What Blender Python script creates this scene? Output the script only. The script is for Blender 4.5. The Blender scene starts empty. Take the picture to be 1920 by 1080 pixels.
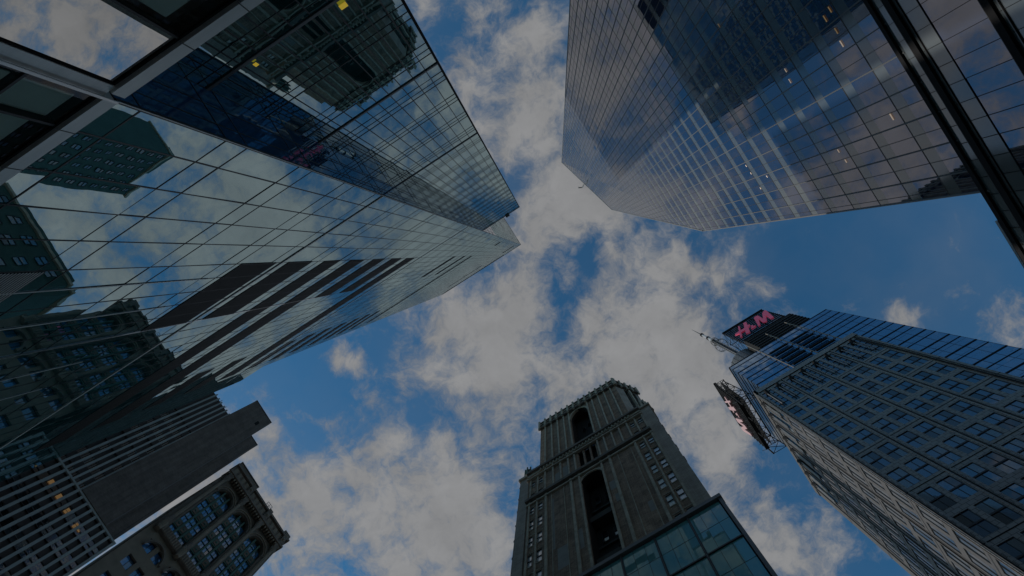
import bpy, math, random
import numpy as np
from mathutils import Matrix, Vector
R = math.radians
rnd = random.Random(7)
S = bpy.context.scene

# ------------------------------------------------------------------ camera
# World axes: +X along the cross street (east), +Y along the avenue, +Z up; eye height is z = 0
F, PHI = 1150.0, 0.566
zv = np.array([63.0, -65.0, F]); zv /= np.linalg.norm(zv)
ex = np.array([1.0, 0, 0]); ex -= ex @ zv * zv; ex /= np.linalg.norm(ex)
ey = np.cross(zv, ex)
MX = math.cos(PHI) * ex - math.sin(PHI) * ey
NY = math.sin(PHI) * ex + math.cos(PHI) * ey
cam = bpy.data.cameras.new('camera'); cam.sensor_width = 36; cam.lens = F / 1920 * 36
cam.clip_start = 0.1; cam.clip_end = 6000
co = bpy.data.objects.new('camera', cam); S.collection.objects.link(co)
co.matrix_world = Matrix(((MX[0], -MX[1], -MX[2], 0), (NY[0], -NY[1], -NY[2], 0), (zv[0], -zv[1], -zv[2], 0), (0, 0, 0, 1)))
S.camera = co
GZ = -1.7

def proj(p):
    v = p[0] * MX + p[1] * NY + p[2] * zv
    if v[2] < 0.05: return (1e5, 1e5)
    return (960 + F * v[0] / v[2], 540 + F * v[1] / v[2])
def at(px, py, m=None, n=None, z=None):      # the point seen in a given direction on a given wall plane
    r = np.array([px - 960, py - 540, F]); r = np.array([r @ MX, r @ NY, r @ zv])
    t = z / r[2] if z is not None else m / r[0] if m is not None else n / r[1]
    return r * t

# ------------------------------------------------------------------ render, exposure
S.view_settings.view_transform = 'Standard'; S.view_settings.look = 'None'
S.view_settings.exposure = -0.9; S.view_settings.gamma = 1
S.cycles.caustics_reflective = True; S.cycles.caustics_refractive = False
S.cycles.max_bounces = 7; S.cycles.glossy_bounces = 5; S.cycles.diffuse_bounces = 3; S.cycles.transparent_max_bounces = 8
S.cycles.sample_clamp_indirect = 1.5

# ------------------------------------------------------------------ node helpers
def N(nt, typ, **k):
    n = nt.nodes.new(typ)
    for a, b in k.items():
        if a == 'ins':
            for i, v in b.items():
                if hasattr(v, 'links'): nt.links.new(v, n.inputs[i])
                else: n.inputs[i].default_value = v
        else: setattr(n, a, b)
    return n
def math_(nt, op, a, b=None, c=None, clamp=False):
    ins = {0: a}
    if b is not None: ins[1] = b
    if c is not None: ins[2] = c
    return N(nt, 'ShaderNodeMath', operation=op, use_clamp=clamp, ins=ins).outputs[0]

# ------------------------------------------------------------------ sky and sun
SUN = Vector((-0.93, 0.0, 0.30)).normalized()
elev = math.asin(SUN.z); rot = math.atan2(SUN.x, SUN.y)
W = bpy.data.worlds.new('World'); S.world = W; W.use_nodes = True
nt = W.node_tree; nt.nodes.clear()
sky = N(nt, 'ShaderNodeTexSky', sky_type='NISHITA', sun_disc=False, sun_elevation=elev, sun_rotation=rot, altitude=50, air_density=1.0, dust_density=0.4, ozone_density=3.0)
tc = N(nt, 'ShaderNodeTexCoord')
sep = N(nt, 'ShaderNodeSeparateXYZ', ins={0: tc.outputs['Generated']})
zc = math_(nt, 'MAXIMUM', sep.outputs[2], 0.12)
u = math_(nt, 'DIVIDE', sep.outputs[0], zc); v = math_(nt, 'DIVIDE', sep.outputs[1], zc)
uv = N(nt, 'ShaderNodeCombineXYZ', ins={0: u, 1: v, 2: 0.0}).outputs[0]
wn = N(nt, 'ShaderNodeTexNoise', ins={'Vector': uv, 'Scale': 8.0, 'Detail': 4.0, 'Roughness': 0.6})
wv = N(nt, 'ShaderNodeVectorMath', operation='SUBTRACT', ins={0: wn.outputs['Color'], 1: (0.5, 0.5, 0.5)}).outputs[0]
wv = N(nt, 'ShaderNodeVectorMath', operation='SCALE', ins={0: wv, 'Scale': 0.085}).outputs[0]
wuv = N(nt, 'ShaderNodeVectorMath', operation='ADD', ins={0: uv, 1: wv}).outputs[0]
n1 = N(nt, 'ShaderNodeTexNoise', ins={'Vector': wuv, 'Scale': 13.0, 'Detail': 12.0, 'Roughness': 0.66, 'Lacunarity': 2.05})
n2 = N(nt, 'ShaderNodeTexNoise', ins={'Vector': wuv, 'Scale': 4.2, 'Detail': 4.0, 'Roughness': 0.5})
n3 = N(nt, 'ShaderNodeTexNoise', ins={'Vector': wuv, 'Scale': 11.0, 'Detail': 6.0, 'Roughness': 0.6})
f = math_(nt, 'MULTIPLY_ADD', n1.outputs['Fac'], 2.0, -0.98)
f = math_(nt, 'MULTIPLY_ADD', math_(nt, 'SUBTRACT', n2.outputs['Fac'], 0.5), 0.6, f)
# big cloud banks and blue openings: (direction x, y as tangents; radius x, y; strength)
def blob(px, py, rx, ry, amp):
    global f
    p = at(px, py, z=1.0)
    d = N(nt, 'ShaderNodeVectorMath', operation='SUBTRACT', ins={0: uv, 1: (p[0], p[1], 0)}).outputs[0]
    d = N(nt, 'ShaderNodeVectorRotate', rotation_type='Z_AXIS', ins={'Vector': d, 'Angle': -PHI}).outputs[0]
    d = N(nt, 'ShaderNodeVectorMath', operation='MULTIPLY', ins={0: d, 1: (F / rx, F / ry, 0)}).outputs[0]
    l = N(nt, 'ShaderNodeVectorMath', operation='DOT_PRODUCT', ins={0: d, 1: d}).outputs['Value']
    g = math_(nt, 'EXPONENT', math_(nt, 'MULTIPLY', l, -1.0))
    f = math_(nt, 'MULTIPLY_ADD', g, amp, f)
for b in [(905, 640, 150, 110, .40), (1200, 640, 170, 140, .36), (1190, 480, 110, 100, .22), (720, 930, 230, 110, .38), (560, 1000, 110, 120, .25),
          (860, 1010, 120, 100, .3), (1480, 1000, 110, 80, .40), (1370, 830, 80, 90, .34), (1280, 700, 110, 90, .25), (990, 230, 120, 190, .26), (640, 678, 46, 34, .78), (960, 50, 110, 100, .22), (870, 230, 70, 110, .12), (1075, 375, 90, 60, .32), (1350, 500, 70, 50, .22), (1690, 597, 80, 34, .22), (1870, 575, 70, 40, .18), (1420, 540, 60, 40, .12),
          (1108, 500, 26, 52, -.45), (1050, 610, 22, 60, -.34), (1080, 555, 24, 30, -.25), (1050, 560, 420, 300, .04), (725, 640, 60, 70, -.22), (950, 340, 45, 40, -.45), (540, 680, 170, 90, -.45), (580, 830, 80, 70, -.30), (1660, 480, 300, 130, -.50),
          (880, 80, 40, 60, -.18), (1500, 870, 60, 40, -.25), (1700, 900, 200, 200, -.3), (1030, -260, 330, 200, -.5), (760, 770, 60, 50, -.2), (900, 745, 70, 22, -.2), (1230, 950, 60, 60, .25),
          (340, 945, 80, 60, .5), (120, 1110, 200, 120, .4), (850, 1250, 420, 260, .06), (1000, 1480, 520, 300, .3), (1170, 1110, 220, 130, .3), (588, 355, 230, 170, .42), (300, 760, 200, 200, .2)]:
    blob(*b)
haze_ = N(nt, 'ShaderNodeMapRange', ins={'Value': n2.outputs['Fac'], 'From Min': 0.35, 'From Max': 0.7, 'To Min': 0.0, 'To Max': 0.14}).outputs[0]
dens = N(nt, 'ShaderNodeMapRange', interpolation_type='SMOOTHSTEP', ins={'Value': f, 'From Min': -0.17, 'From Max': 0.47, 'To Min': haze_, 'To Max': 0.97}).outputs[0]
shade = N(nt, 'ShaderNodeMapRange', ins={'Value': n3.outputs['Fac'], 'From Min': 0.3, 'From Max': 0.75, 'To Min': 1.06, 'To Max': 0.80}).outputs[0]
core = N(nt, 'ShaderNodeMapRange', ins={'Value': f, 'From Min': 0.0, 'From Max': 0.5, 'To Min': 0.80, 'To Max': 1.02}).outputs[0]
cb = math_(nt, 'MULTIPLY', math_(nt, 'MULTIPLY', shade, core), 5.15)
ccol = N(nt, 'ShaderNodeVectorMath', operation='SCALE', ins={0: (0.985, 0.988, 1.0), 'Scale': cb}).outputs[0]
skyc = N(nt, 'ShaderNodeMix', data_type='RGBA', blend_type='MULTIPLY', ins={0: 1.0, 6: sky.outputs[0], 7: (0.84, 1.92, 2.18, 1)}).outputs[2]
mix = N(nt, 'ShaderNodeMix', data_type='RGBA', ins={0: dens, 6: skyc, 7: ccol}).outputs[2]
bg = N(nt, 'ShaderNodeBackground', ins={'Color': mix, 'Strength': 0.10})
N(nt, 'ShaderNodeOutputWorld', ins={0: bg.outputs[0]})
W.cycles.sampling_method = 'MANUAL'; W.cycles.sample_map_resolution = 512
sl = bpy.data.lights.new('sun', 'SUN'); sl.energy = 5.0; sl.angle = R(0.5); sl.color = (1, 0.93, 0.84)
so = bpy.data.objects.new('sun', sl); S.collection.objects.link(so)
so.rotation_euler = SUN.to_track_quat('Z', 'Y').to_euler()

# ------------------------------------------------------------------ materials
MATS = {}
def principled(name, col, rough=0.6, ior=1.5, metal=0.0, var=0.0, scale=0.4, bump=0.0, bscale=0.3, tint=None, rvar=0.0, stretch=None, emit=None):
    m = bpy.data.materials.new(name); m.use_nodes = True; t = m.node_tree
    p = t.nodes['Principled BSDF']
    p.inputs['Base Color'].default_value = (*col, 1); p.inputs['Roughness'].default_value = rough
    p.inputs['IOR'].default_value = ior; p.inputs['Metallic'].default_value = metal
    if tint: p.inputs['Specular Tint'].default_value = (*tint, 1)
    tcn = N(t, 'ShaderNodeTexCoord')
    vec = tcn.outputs['Object']
    if stretch: vec = N(t, 'ShaderNodeMapping', ins={'Vector': vec, 'Scale': stretch}).outputs[0]
    if var:
        nz = N(t, 'ShaderNodeTexNoise', ins={'Vector': vec, 'Scale': scale, 'Detail': 7.0, 'Roughness': 0.65})
        mr = N(t, 'ShaderNodeMapRange', ins={'Value': nz.outputs['Fac'], 'From Min': 0.25, 'From Max': 0.75, 'To Min': 1 - var, 'To Max': 1 + var})
        mx = N(t, 'ShaderNodeVectorMath', operation='SCALE', ins={0: col, 'Scale': mr.outputs[0]})
        t.links.new(mx.outputs[0], p.inputs['Base Color'])
    if rvar:
        nz = N(t, 'ShaderNodeTexNoise', ins={'Vector': vec, 'Scale': scale * 1.7, 'Detail': 4.0})
        mr = N(t, 'ShaderNodeMapRange', ins={'Value': nz.outputs['Fac'], 'From Min': 0.3, 'From Max': 0.7, 'To Min': max(0, rough - rvar), 'To Max': rough + rvar})
        t.links.new(mr.outputs[0], p.inputs['Roughness'])
    if bump:
        nz = N(t, 'ShaderNodeTexNoise', ins={'Vector': tcn.outputs['Object'], 'Scale': bscale, 'Detail': 2.0})
        bp = N(t, 'ShaderNodeBump', ins={'Strength': 1.0, 'Distance': bump, 'Height': nz.outputs['Fac']})
        t.links.new(bp.outputs[0], p.inputs['Normal'])
    if emit:
        p.inputs['Emission Color'].default_value = (*emit[:3], 1); p.inputs['Emission Strength'].default_value = emit[3]
    MATS[name] = m; return m
def brick_mat(name, c1, c2, mortar, bw=0.6, bh=0.22, msize=0.03, rough=0.85, var=0.35, vscale=0.25, streak=0.0, bump=0.01):
    m = bpy.data.materials.new(name); m.use_nodes = True; t = m.node_tree; p = t.nodes['Principled BSDF']
    p.inputs['Roughness'].default_value = rough
    tcn = N(t, 'ShaderNodeTexCoord'); s = N(t, 'ShaderNodeSeparateXYZ', ins={0: tcn.outputs['Object']})
    a = math_(t, 'ADD', s.outputs[0], s.outputs[1])
    vec = N(t, 'ShaderNodeCombineXYZ', ins={0: a, 1: s.outputs[2], 2: 0.0}).outputs[0]
    br = N(t, 'ShaderNodeTexBrick', ins={'Vector': vec, 'Color1': (*c1, 1), 'Color2': (*c2, 1), 'Mortar': (*mortar, 1), 'Scale': 1.0, 'Mortar Size': msize, 'Brick Width': bw, 'Row Height': bh})
    nz = N(t, 'ShaderNodeTexNoise', ins={'Vector': tcn.outputs['Object'], 'Scale': vscale, 'Detail': 8.0, 'Roughness': 0.7})
    mr = N(t, 'ShaderNodeMapRange', ins={'Value': nz.outputs['Fac'], 'From Min': 0.28, 'From Max': 0.72, 'To Min': 1 - var, 'To Max': 1 + var}).outputs[0]
    if streak:
        sv = N(t, 'ShaderNodeMapping', ins={'Vector': tcn.outputs['Object'], 'Scale': (1.6, 1.6, 0.07)}).outputs[0]
        sn = N(t, 'ShaderNodeTexNoise', ins={'Vector': sv, 'Scale': 1.0, 'Detail': 6.0, 'Roughness': 0.7})
        sm = N(t, 'ShaderNodeMapRange', ins={'Value': sn.outputs['Fac'], 'From Min': 0.3, 'From Max': 0.7, 'To Min': 1 - streak, 'To Max': 1 + streak}).outputs[0]
        mr = math_(t, 'MULTIPLY', mr, sm)
    c = N(t, 'ShaderNodeVectorMath', operation='SCALE', ins={0: br.outputs['Color'], 'Scale': mr}).outputs[0]
    t.links.new(c, p.inputs['Base Color'])
    if bump:
        bp = N(t, 'ShaderNodeBump', ins={'Strength': 0.6, 'Distance': bump, 'Height': math_(t, 'SUBTRACT', 1.0, br.outputs['Fac'])})
        t.links.new(bp.outputs[0], p.inputs['Normal'])
    MATS[name] = m; return m
def clear_glass(name, tint=(0.9, 0.94, 0.93), ior=1.5):
    m = bpy.data.materials.new(name); m.use_nodes = True; t = m.node_tree; t.nodes.remove(t.nodes['Principled BSDF'])
    fr = N(t, 'ShaderNodeFresnel', ins={'IOR': ior}); tr = N(t, 'ShaderNodeBsdfTransparent', ins={0: (*tint, 1)})
    gl = N(t, 'ShaderNodeBsdfGlossy', ins={'Roughness': 0.0})
    mx = N(t, 'ShaderNodeMixShader', ins={0: fr.outputs[0], 1: tr.outputs[0], 2: gl.outputs[0]})
    t.links.new(mx.outputs[0], t.nodes['Material Output'].inputs[0])
    MATS[name] = m; return m
principled('mirror_teal', (0.003, 0.074, 0.080), 0.0, 7.0, tint=(0.74, 0.96, 1.0), bump=0.0025, bscale=0.5)
principled('mirror_blue', (0.010, 0.022, 0.052), 0.0, 3.0, tint=(0.90, 0.89, 1.0), bump=0.0015, bscale=0.5)
principled('pale_teal_glass', (0.17, 0.42, 0.41), 0.0, 2.2, tint=(0.85, 1.0, 1.0), bump=0.003, bscale=0.4)
principled('spandrel_glass', (0.085, 0.102, 0.110), 0.10, 2.3, var=0.12, scale=0.3)
principled('office_glass', (0.014, 0.055, 0.115), 0.01, 3.0, tint=(0.8, 0.93, 1.0), bump=0.004, bscale=0.6)
principled('old_glass', (0.02, 0.03, 0.033), 0.02, 3.2, bump=0.01, bscale=1.2)
principled('crown_glass', (0.02, 0.15, 0.38), 0.02, 5.5, tint=(0.7, 0.88, 1.0), bump=0.003, bscale=0.4)
principled('dark_metal', (0.018, 0.017, 0.018), 0.45, 1.5, var=0.2)
principled('black_metal', (0.008, 0.008, 0.009), 0.8, 1.3, var=0.2)
principled('grey_metal', (0.84, 0.82, 0.79), 0.4, 1.5, 0.3, var=0.10, scale=1.5, stretch=(0.2, 0.2, 3))
principled('pale_metal', (0.80, 0.78, 0.75), 0.3, 1.5, 0.7, var=0.08, scale=1.5)
principled('steel', (0.20, 0.21, 0.22), 0.4, 1.5, 0.4, var=0.15)
principled('mid_metal', (0.16, 0.16, 0.165), 0.4, 1.5, var=0.15)
principled('louvre_brown', (0.045, 0.036, 0.031), 0.6, 1.45, var=0.12, scale=0.8)
principled('blind', (0.90, 0.89, 0.81), 0.9, 1.4, var=0.05, scale=1.0)
principled('side_glass', (0.02, 0.03, 0.04), 0.02, 3.6, bump=0.004)
principled('sash_glass', (0.62, 0.66, 0.69), 0.03, 2.4, bump=0.004)
principled('side_sky_blue', (0.03, 0.15, 0.38), 0.0, 3.0, tint=(0.7, 0.88, 1.0), bump=0.0025)  # sky reflection of the side return, put into its blue base colour
principled('silver_glass', (0.62, 0.62, 0.61), 0.0, 1.5, 1.0, bump=0.002)
principled('pole_brown', (0.17, 0.15, 0.13), 0.6, 1.4, var=0.2)
principled('mullion_grey', (0.10, 0.105, 0.11), 0.5, 1.45, var=0.15)
principled('arch_glass', (0.045, 0.19, 0.44), 0.01, 2.6, tint=(0.75, 0.9, 1.0), bump=0.004)  # blue base colour stands in for sky mirrored in the panes
principled('arch_glass_pale', (0.09, 0.16, 0.24), 0.01, 2.6, bump=0.004)
principled('office_glass_dim', (0.012, 0.016, 0.017), 0.03, 2.2, bump=0.006)
principled('office_glass_blind', (0.07, 0.095, 0.105), 0.05, 2.6, bump=0.004)
principled('recess_shade_stone', (0.075, 0.07, 0.062), 0.9, 1.4, var=0.3)  # stone darkened so the shade of the recesses sits in its colour
principled('recess_shade_brick', (0.030, 0.024, 0.021), 0.9, 1.4, var=0.3)  # brick darkened: shade inside the arches is painted into it
principled('interior', (0.03, 0.032, 0.034), 0.9, 1.4)
principled('floor_dark', (0.02, 0.022, 0.022), 0.9, 1.3)
clear_glass('clear_glass')
brick_mat('tower_brick', (0.32, 0.205, 0.135), (0.19, 0.117, 0.079), (0.36, 0.28, 0.21), var=0.5, vscale=0.55, streak=0.25)
brick_mat('pale_brick', (0.40, 0.335, 0.28), (0.29, 0.24, 0.20), (0.42, 0.37, 0.32), var=0.25, streak=0.12)
principled('limestone', (0.45, 0.395, 0.31), 0.85, 1.45, var=0.40, scale=0.9)
principled('patch_stone', (0.30, 0.285, 0.26), 0.85, 1.45, var=0.15, scale=0.6)
principled('dark_stone', (0.165, 0.145, 0.125), 0.85, 1.45, var=0.40, scale=0.8, bump=0.08, bscale=1.6)
principled('buff_stone', (0.225, 0.195, 0.155), 0.85, 1.45, var=0.22, scale=0.6)
principled('verdigris', (0.06, 0.14, 0.122), 0.7, 1.45, var=0.25, scale=1.5)
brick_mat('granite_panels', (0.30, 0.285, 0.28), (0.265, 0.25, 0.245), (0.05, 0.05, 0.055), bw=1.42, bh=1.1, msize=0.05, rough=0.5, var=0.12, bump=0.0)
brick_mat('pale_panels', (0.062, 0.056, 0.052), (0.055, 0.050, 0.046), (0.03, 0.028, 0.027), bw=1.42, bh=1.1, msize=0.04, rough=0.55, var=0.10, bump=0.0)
principled('pier_concrete', (0.34, 0.385, 0.385), 0.7, 1.45, var=0.15, scale=0.5)
principled('charcoal_panel', (0.075, 0.068, 0.066), 0.7, 1.45, var=0.25, scale=0.7)
brick_mat('shaft_brick', (0.155, 0.136, 0.120), (0.118, 0.102, 0.092), (0.135, 0.12, 0.11), bw=0.5, bh=0.2, msize=0.02, var=0.28, vscale=0.5, streak=0.30)
principled('pink_letter', (0.72, 0.10, 0.20), 0.4, 1.45, emit=(0.9, 0.10, 0.22, 0.16))
principled('red_letter', (0.50, 0.30, 0.30), 0.4, 1.45)
principled('lamp_warm', (0.9, 0.6, 0.25), 0.5, 1.4, emit=(1.0, 0.50, 0.16, 0.16))
principled('lamp_yellow', (0.9, 0.7, 0.1), 0.5, 1.4, emit=(1.0, 0.68, 0.05, 0.5))
principled('lamp_pale', (0.9, 0.8, 0.7), 0.5, 1.4, emit=(1.0, 0.70, 0.45, 0.5))
principled('glass_tint_stone', (0.055, 0.095, 0.08), 0.8, 1.45, var=0.3, scale=0.3)  # limestone with the mirror glass's green cast put into its colour
principled('asphalt', (0.05, 0.05, 0.052), 0.9, 1.4, var=0.25, scale=2.0)
principled('pavement', (0.36, 0.35, 0.335), 0.85, 1.4, var=0.2, scale=1.0)
principled('road_paint', (0.75, 0.74, 0.7), 0.7, 1.4, var=0.1)

# ------------------------------------------------------------------ mesh helpers
class MB:
    def __init__(s): s.v = []; s.f = []; s.m = []
    def face(s, pts, mat):
        i = len(s.v); s.v += [tuple(p) for p in pts]; s.f.append(tuple(range(i, i + len(pts)))); s.m.append(mat)
    def hexa(s, P8, mat):
        i = len(s.v); s.v += [tuple(p) for p in P8]
        for q in ((0, 3, 2, 1), (4, 5, 6, 7), (0, 1, 5, 4), (1, 2, 6, 5), (2, 3, 7, 6), (3, 0, 4, 7)):
            s.f.append(tuple(i + k for k in q)); s.m.append(mat)
    def box(s, x0, x1, y0, y1, z0, z1, mat):
        s.hexa([(x0, y0, z0), (x1, y0, z0), (x1, y1, z0), (x0, y1, z0), (x0, y0, z1), (x1, y0, z1), (x1, y1, z1), (x0, y1, z1)], mat)
    def fbox(s, fr, u0, u1, z0, z1, d0, d1, mat):
        s.hexa([fr(u0, z0, d0), fr(u1, z0, d0), fr(u1, z0, d1), fr(u0, z0, d1), fr(u0, z1, d0), fr(u1, z1, d0), fr(u1, z1, d1), fr(u0, z1, d1)], mat)
    def fquad(s, fr, u0, u1, z0, z1, d, mat):
        s.face(outward(fr, [fr(u0, z0, d), fr(u1, z0, d), fr(u1, z1, d), fr(u0, z1, d)]), mat)
    def bar(s, a, b, w, mat, n=6, w2=None):
        a, b = Vector(a), Vector(b); d = (b - a).normalized()
        up = Vector((0, 0, 1)) if abs(d.z) < 0.9 else Vector((1, 0, 0))
        p = d.cross(up).normalized(); q = d.cross(p); w2 = w if w2 is None else w2
        i = len(s.v)
        for c, r in ((a, w), (b, w2)):
            for k in range(n):
                t = 2 * math.pi * (k + .5) / n
                s.v.append(tuple(c + (p * math.cos(t) + q * math.sin(t)) * r))
        for k in range(n):
            s.f.append((i + k, i + (k + 1) % n, i + n + (k + 1) % n, i + n + k)); s.m.append(mat)
        s.f.append(tuple(i + k for k in range(n))[::-1]); s.m.append(mat)
        s.f.append(tuple(i + n + k for k in range(n))); s.m.append(mat)
    def lathe(s, c, prof, mat, n=20, a0=0, a1=2 * math.pi):
        i = len(s.v); full = abs(a1 - a0 - 2 * math.pi) < 1e-4; cnt = n if full else n + 1
        for r, z in prof:
            for k in range(cnt):
                t = a0 + (a1 - a0) * k / n
                s.v.append((c[0] + r * math.cos(t), c[1] + r * math.sin(t), z))
        for j in range(len(prof) - 1):
            for k in range(n):
                k2 = (k + 1) % cnt
                s.f.append((i + j * cnt + k, i + j * cnt + k2, i + (j + 1) * cnt + k2, i + (j + 1) * cnt + k)); s.m.append(mat)
    def prism(s, fr, poly, d0, d1, mat):
        n = len(poly); i = len(s.v)
        s.v += [tuple(fr(a, b, d0)) for a, b in poly] + [tuple(fr(a, b, d1)) for a, b in poly]
        s.f.append(tuple(range(i, i + n))); s.m.append(mat)
        s.f.append(tuple(range(i + n, i + 2 * n))[::-1]); s.m.append(mat)
        for k in range(n):
            s.f.append((i + k, i + (k + 1) % n, i + n + (k + 1) % n, i + n + k)); s.m.append(mat)
    def arc(s, fr, cu, cz, ru, rz, w, d0, d1, mat, n=14):      # an arched moulding
        for k in range(n):
            t0, t1 = math.pi * k / n, math.pi * (k + 1) / n
            P = []
            for t, o in ((t0, 0), (t1, 0), (t1, w), (t0, w)): P.append((cu - (ru + o) * math.cos(t), cz + (rz + o) * math.sin(t)))
            s.prism(fr, P, d0, d1, mat)
    def build(s, name, parent=None, base=None, kind=None, label=None):
        if not s.f: return None
        names = []
        for m in s.m:
            if m not in names: names.append(m)
        o = np.array(parent_origin(parent) if parent else (base or (0, 0, 0)))
        me = bpy.data.meshes.new(name)
        me.from_pydata([tuple(np.array(v) - o) for v in s.v], [], s.f)
        for m in names: me.materials.append(MATS[m])
        me.polygons.foreach_set('material_index', [names.index(m) for m in s.m]); me.update()
        ob = bpy.data.objects.new(name, me); S.collection.objects.link(ob)
        if parent: ob.parent = parent
        else: ob.location = o
        if kind: ob['kind'] = kind
        if label: ob['label'] = label
        return ob
def parent_origin(p):
    o = np.array(p.location)
    while p.parent: p = p.parent; o = o + np.array(p.location)
    return o
def thing(name, label, cat, loc, group=None):
    o = bpy.data.objects.new(name, None); S.collection.objects.link(o); o.location = loc
    o['label'] = label; o['category'] = cat
    if group: o['group'] = group
    return o
def tag(o, label, cat, group=None):
    o['label'] = label; o['category'] = cat
    if group: o['group'] = group
    return o
def frN(n0): return lambda u, z, d: (u, n0 + d, z)          # wall facing +y
def frS(n0): return lambda u, z, d: (u, n0 - d, z)          # wall facing -y
def frE(m0): return lambda u, z, d: (m0 + d, u, z)          # wall facing +x
def frW(m0): return lambda u, z, d: (m0 - d, u, z)          # wall facing -x
def outward(fr, pts):
    a, b, c = (Vector(p) for p in pts[:3]); o = Vector(fr(1.0, 1.0, 1.0)) - Vector(fr(1.0, 1.0, 0.0))
    return pts if (b - a).cross(c - a).dot(o) > 0 else pts[::-1]
def size_in_view(pts):
    q = [proj(p) for p in pts]
    cx = sum(a for a, b in q) / len(q); cy = sum(b for a, b in q) / len(q)
    if not (-15 < cx < 1935 and -15 < cy < 1095): return 0
    return abs(sum(q[i][0] * q[(i + 1) % len(q)][1] - q[(i + 1) % len(q)][0] * q[i][1] for i in range(len(q)))) / 2
def window_part(parent, spec, name='window', extra=None):
    b, g_ = MB(), MB(); spec[1](b, g_)
    if extra: extra(b)
    o = b.build(name, parent); g_.build('pane', o)
def emit(parent, name, specs, limit=100):
    """specs: (corner points, draw(mb)); the largest in view become parts of their own, the rest one part"""
    ranked = sorted(specs, key=lambda s: -size_in_view(s[0]))
    if len(ranked) <= limit: single, rest = ranked, []
    else: single, rest = [s for s in ranked[:limit] if size_in_view(s[0]) > 0], None
    if rest is None: rest = ranked[len(single):]
    for s in single:
        b = MB()
        if len(s) > 2: window_part(parent, s, name)
        else: s[1](b); b.build(name, parent)
    if rest:
        b = MB()
        for s in rest: s[1](b)
        b.build(name, parent, kind='stuff')
def wall(mb, fr, u0, u1, z0, z1, ops, depth, mat, rmat=None, d=0.0):
    rmat = rmat or mat; E = 1e-6
    us = sorted({u0, u1, *[min(max(x, u0), u1) for o in ops for x in o[:2]]}); zs = sorted({z0, z1, *[min(max(x, z0), z1) for o in ops for x in o[2:4]]})
    grid = {}
    for o in ops:
        for i in range(len(us) - 1):
            if us[i] < o[0] - E or us[i + 1] > o[1] + E: continue
            for j in range(len(zs) - 1):
                if zs[j] >= o[2] - E and zs[j + 1] <= o[3] + E: grid[i, j] = 1
        a, b, c, e = o[:4]
        for p in ([(a, c), (b, c)], [(b, c), (b, e)], [(b, e), (a, e)], [(a, e), (a, c)]):
            mb.face([fr(p[0][0], p[0][1], d), fr(p[1][0], p[1][1], d), fr(p[1][0], p[1][1], d - depth), fr(p[0][0], p[0][1], d - depth)], rmat)
    for i in range(len(us) - 1):
        j = 0
        while j < len(zs) - 1:
            if (i, j) in grid: j += 1; continue
            k = j
            while k < len(zs) - 1 and (i, k) not in grid: k += 1
            mb.fquad(fr, us[i], us[i + 1], zs[j], zs[k], d, mat); j = k
ALT = {'office_glass': ['office_glass'] * 5 + ['office_glass_dim'] * 3 + ['office_glass_blind'] * 2, 'arch_glass': ['arch_glass'] * 3 + ['arch_glass_pale'], 'old_glass': ['old_glass'] * 5 + ['office_glass_dim', 'office_glass_blind']}
def arch_fill(mb, fr, cu, zs, ru, rz, depth, mat, rmat, n=18):
    zt = zs + rz; P = [(cu - ru * math.cos(math.pi * k / n), zs + rz * math.sin(math.pi * k / n)) for k in range(n + 1)]
    for p, q in zip(P, P[1:]):
        mb.face(outward(fr, [fr(p[0], p[1], 0), fr(q[0], q[1], 0), fr(q[0], zt, 0), fr(p[0], zt, 0)]), mat)
        mb.face([fr(p[0], p[1], 0), fr(q[0], q[1], 0), fr(q[0], q[1], -depth), fr(p[0], p[1], -depth)], rmat)
def window(fr, a, b, c, e, d, glass, frame, nu=1, nz=2, fw=0.07, thick=None, jit=0.004):
    t = thick or fw
    def draw(mb, gm=None):
        gm = gm or mb
        for i in range(nu):
            for j in range(nz):
                gl = glass if glass not in ALT else rnd.choice(ALT[glass])
                ua, ub = a + (b - a) * i / nu, a + (b - a) * (i + 1) / nu; za, zb = c + (e - c) * j / nz, c + (e - c) * (j + 1) / nz
                k = [rnd.uniform(-jit, jit) for _ in range(3)]
                gm.face(outward(fr, [fr(ua, za, d + k[0]), fr(ub, za, d + k[0] + k[1] * (ub - ua)), fr(ub, zb, d + k[0] + k[1] * (ub - ua) + k[2] * (zb - za)), fr(ua, zb, d + k[0] + k[2] * (zb - za))]), gl)
        for i in range(nu + 1):
            uu = a + (b - a) * i / nu; mb.fbox(fr, max(a, uu - fw / 2), min(b, uu + fw / 2), c, e, d + .01, d + .12, frame)
        for j in range(nz + 1):
            zz = c + (e - c) * j / nz; w = t if 0 < j < nz else fw
            mb.fbox(fr, a, b, max(c, zz - w / 2), min(e, zz + w / 2), d + .012, d + .13, frame)
    return ([fr(a, c, d), fr(b, c, d), fr(b, e, d), fr(a, e, d)], draw, True)
def pane(fr, a, b, c, e, d, mat, jit=0.003):
    k = [rnd.gauss(0, jit) for _ in range(2)]; off = rnd.uniform(0, .002)
    pts = [fr(a, c, d + off - k[0] * (b - a) / 2 - k[1] * (e - c) / 2), fr(b, c, d + off + k[0] * (b - a) / 2 - k[1] * (e - c) / 2),
           fr(b, e, d + off + k[0] * (b - a) / 2 + k[1] * (e - c) / 2), fr(a, e, d + off - k[0] * (b - a) / 2 + k[1] * (e - c) / 2)]
    pts = outward(fr, pts)
    return (pts, lambda mb, p=pts, m=mat: mb.face(p, m))

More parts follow.
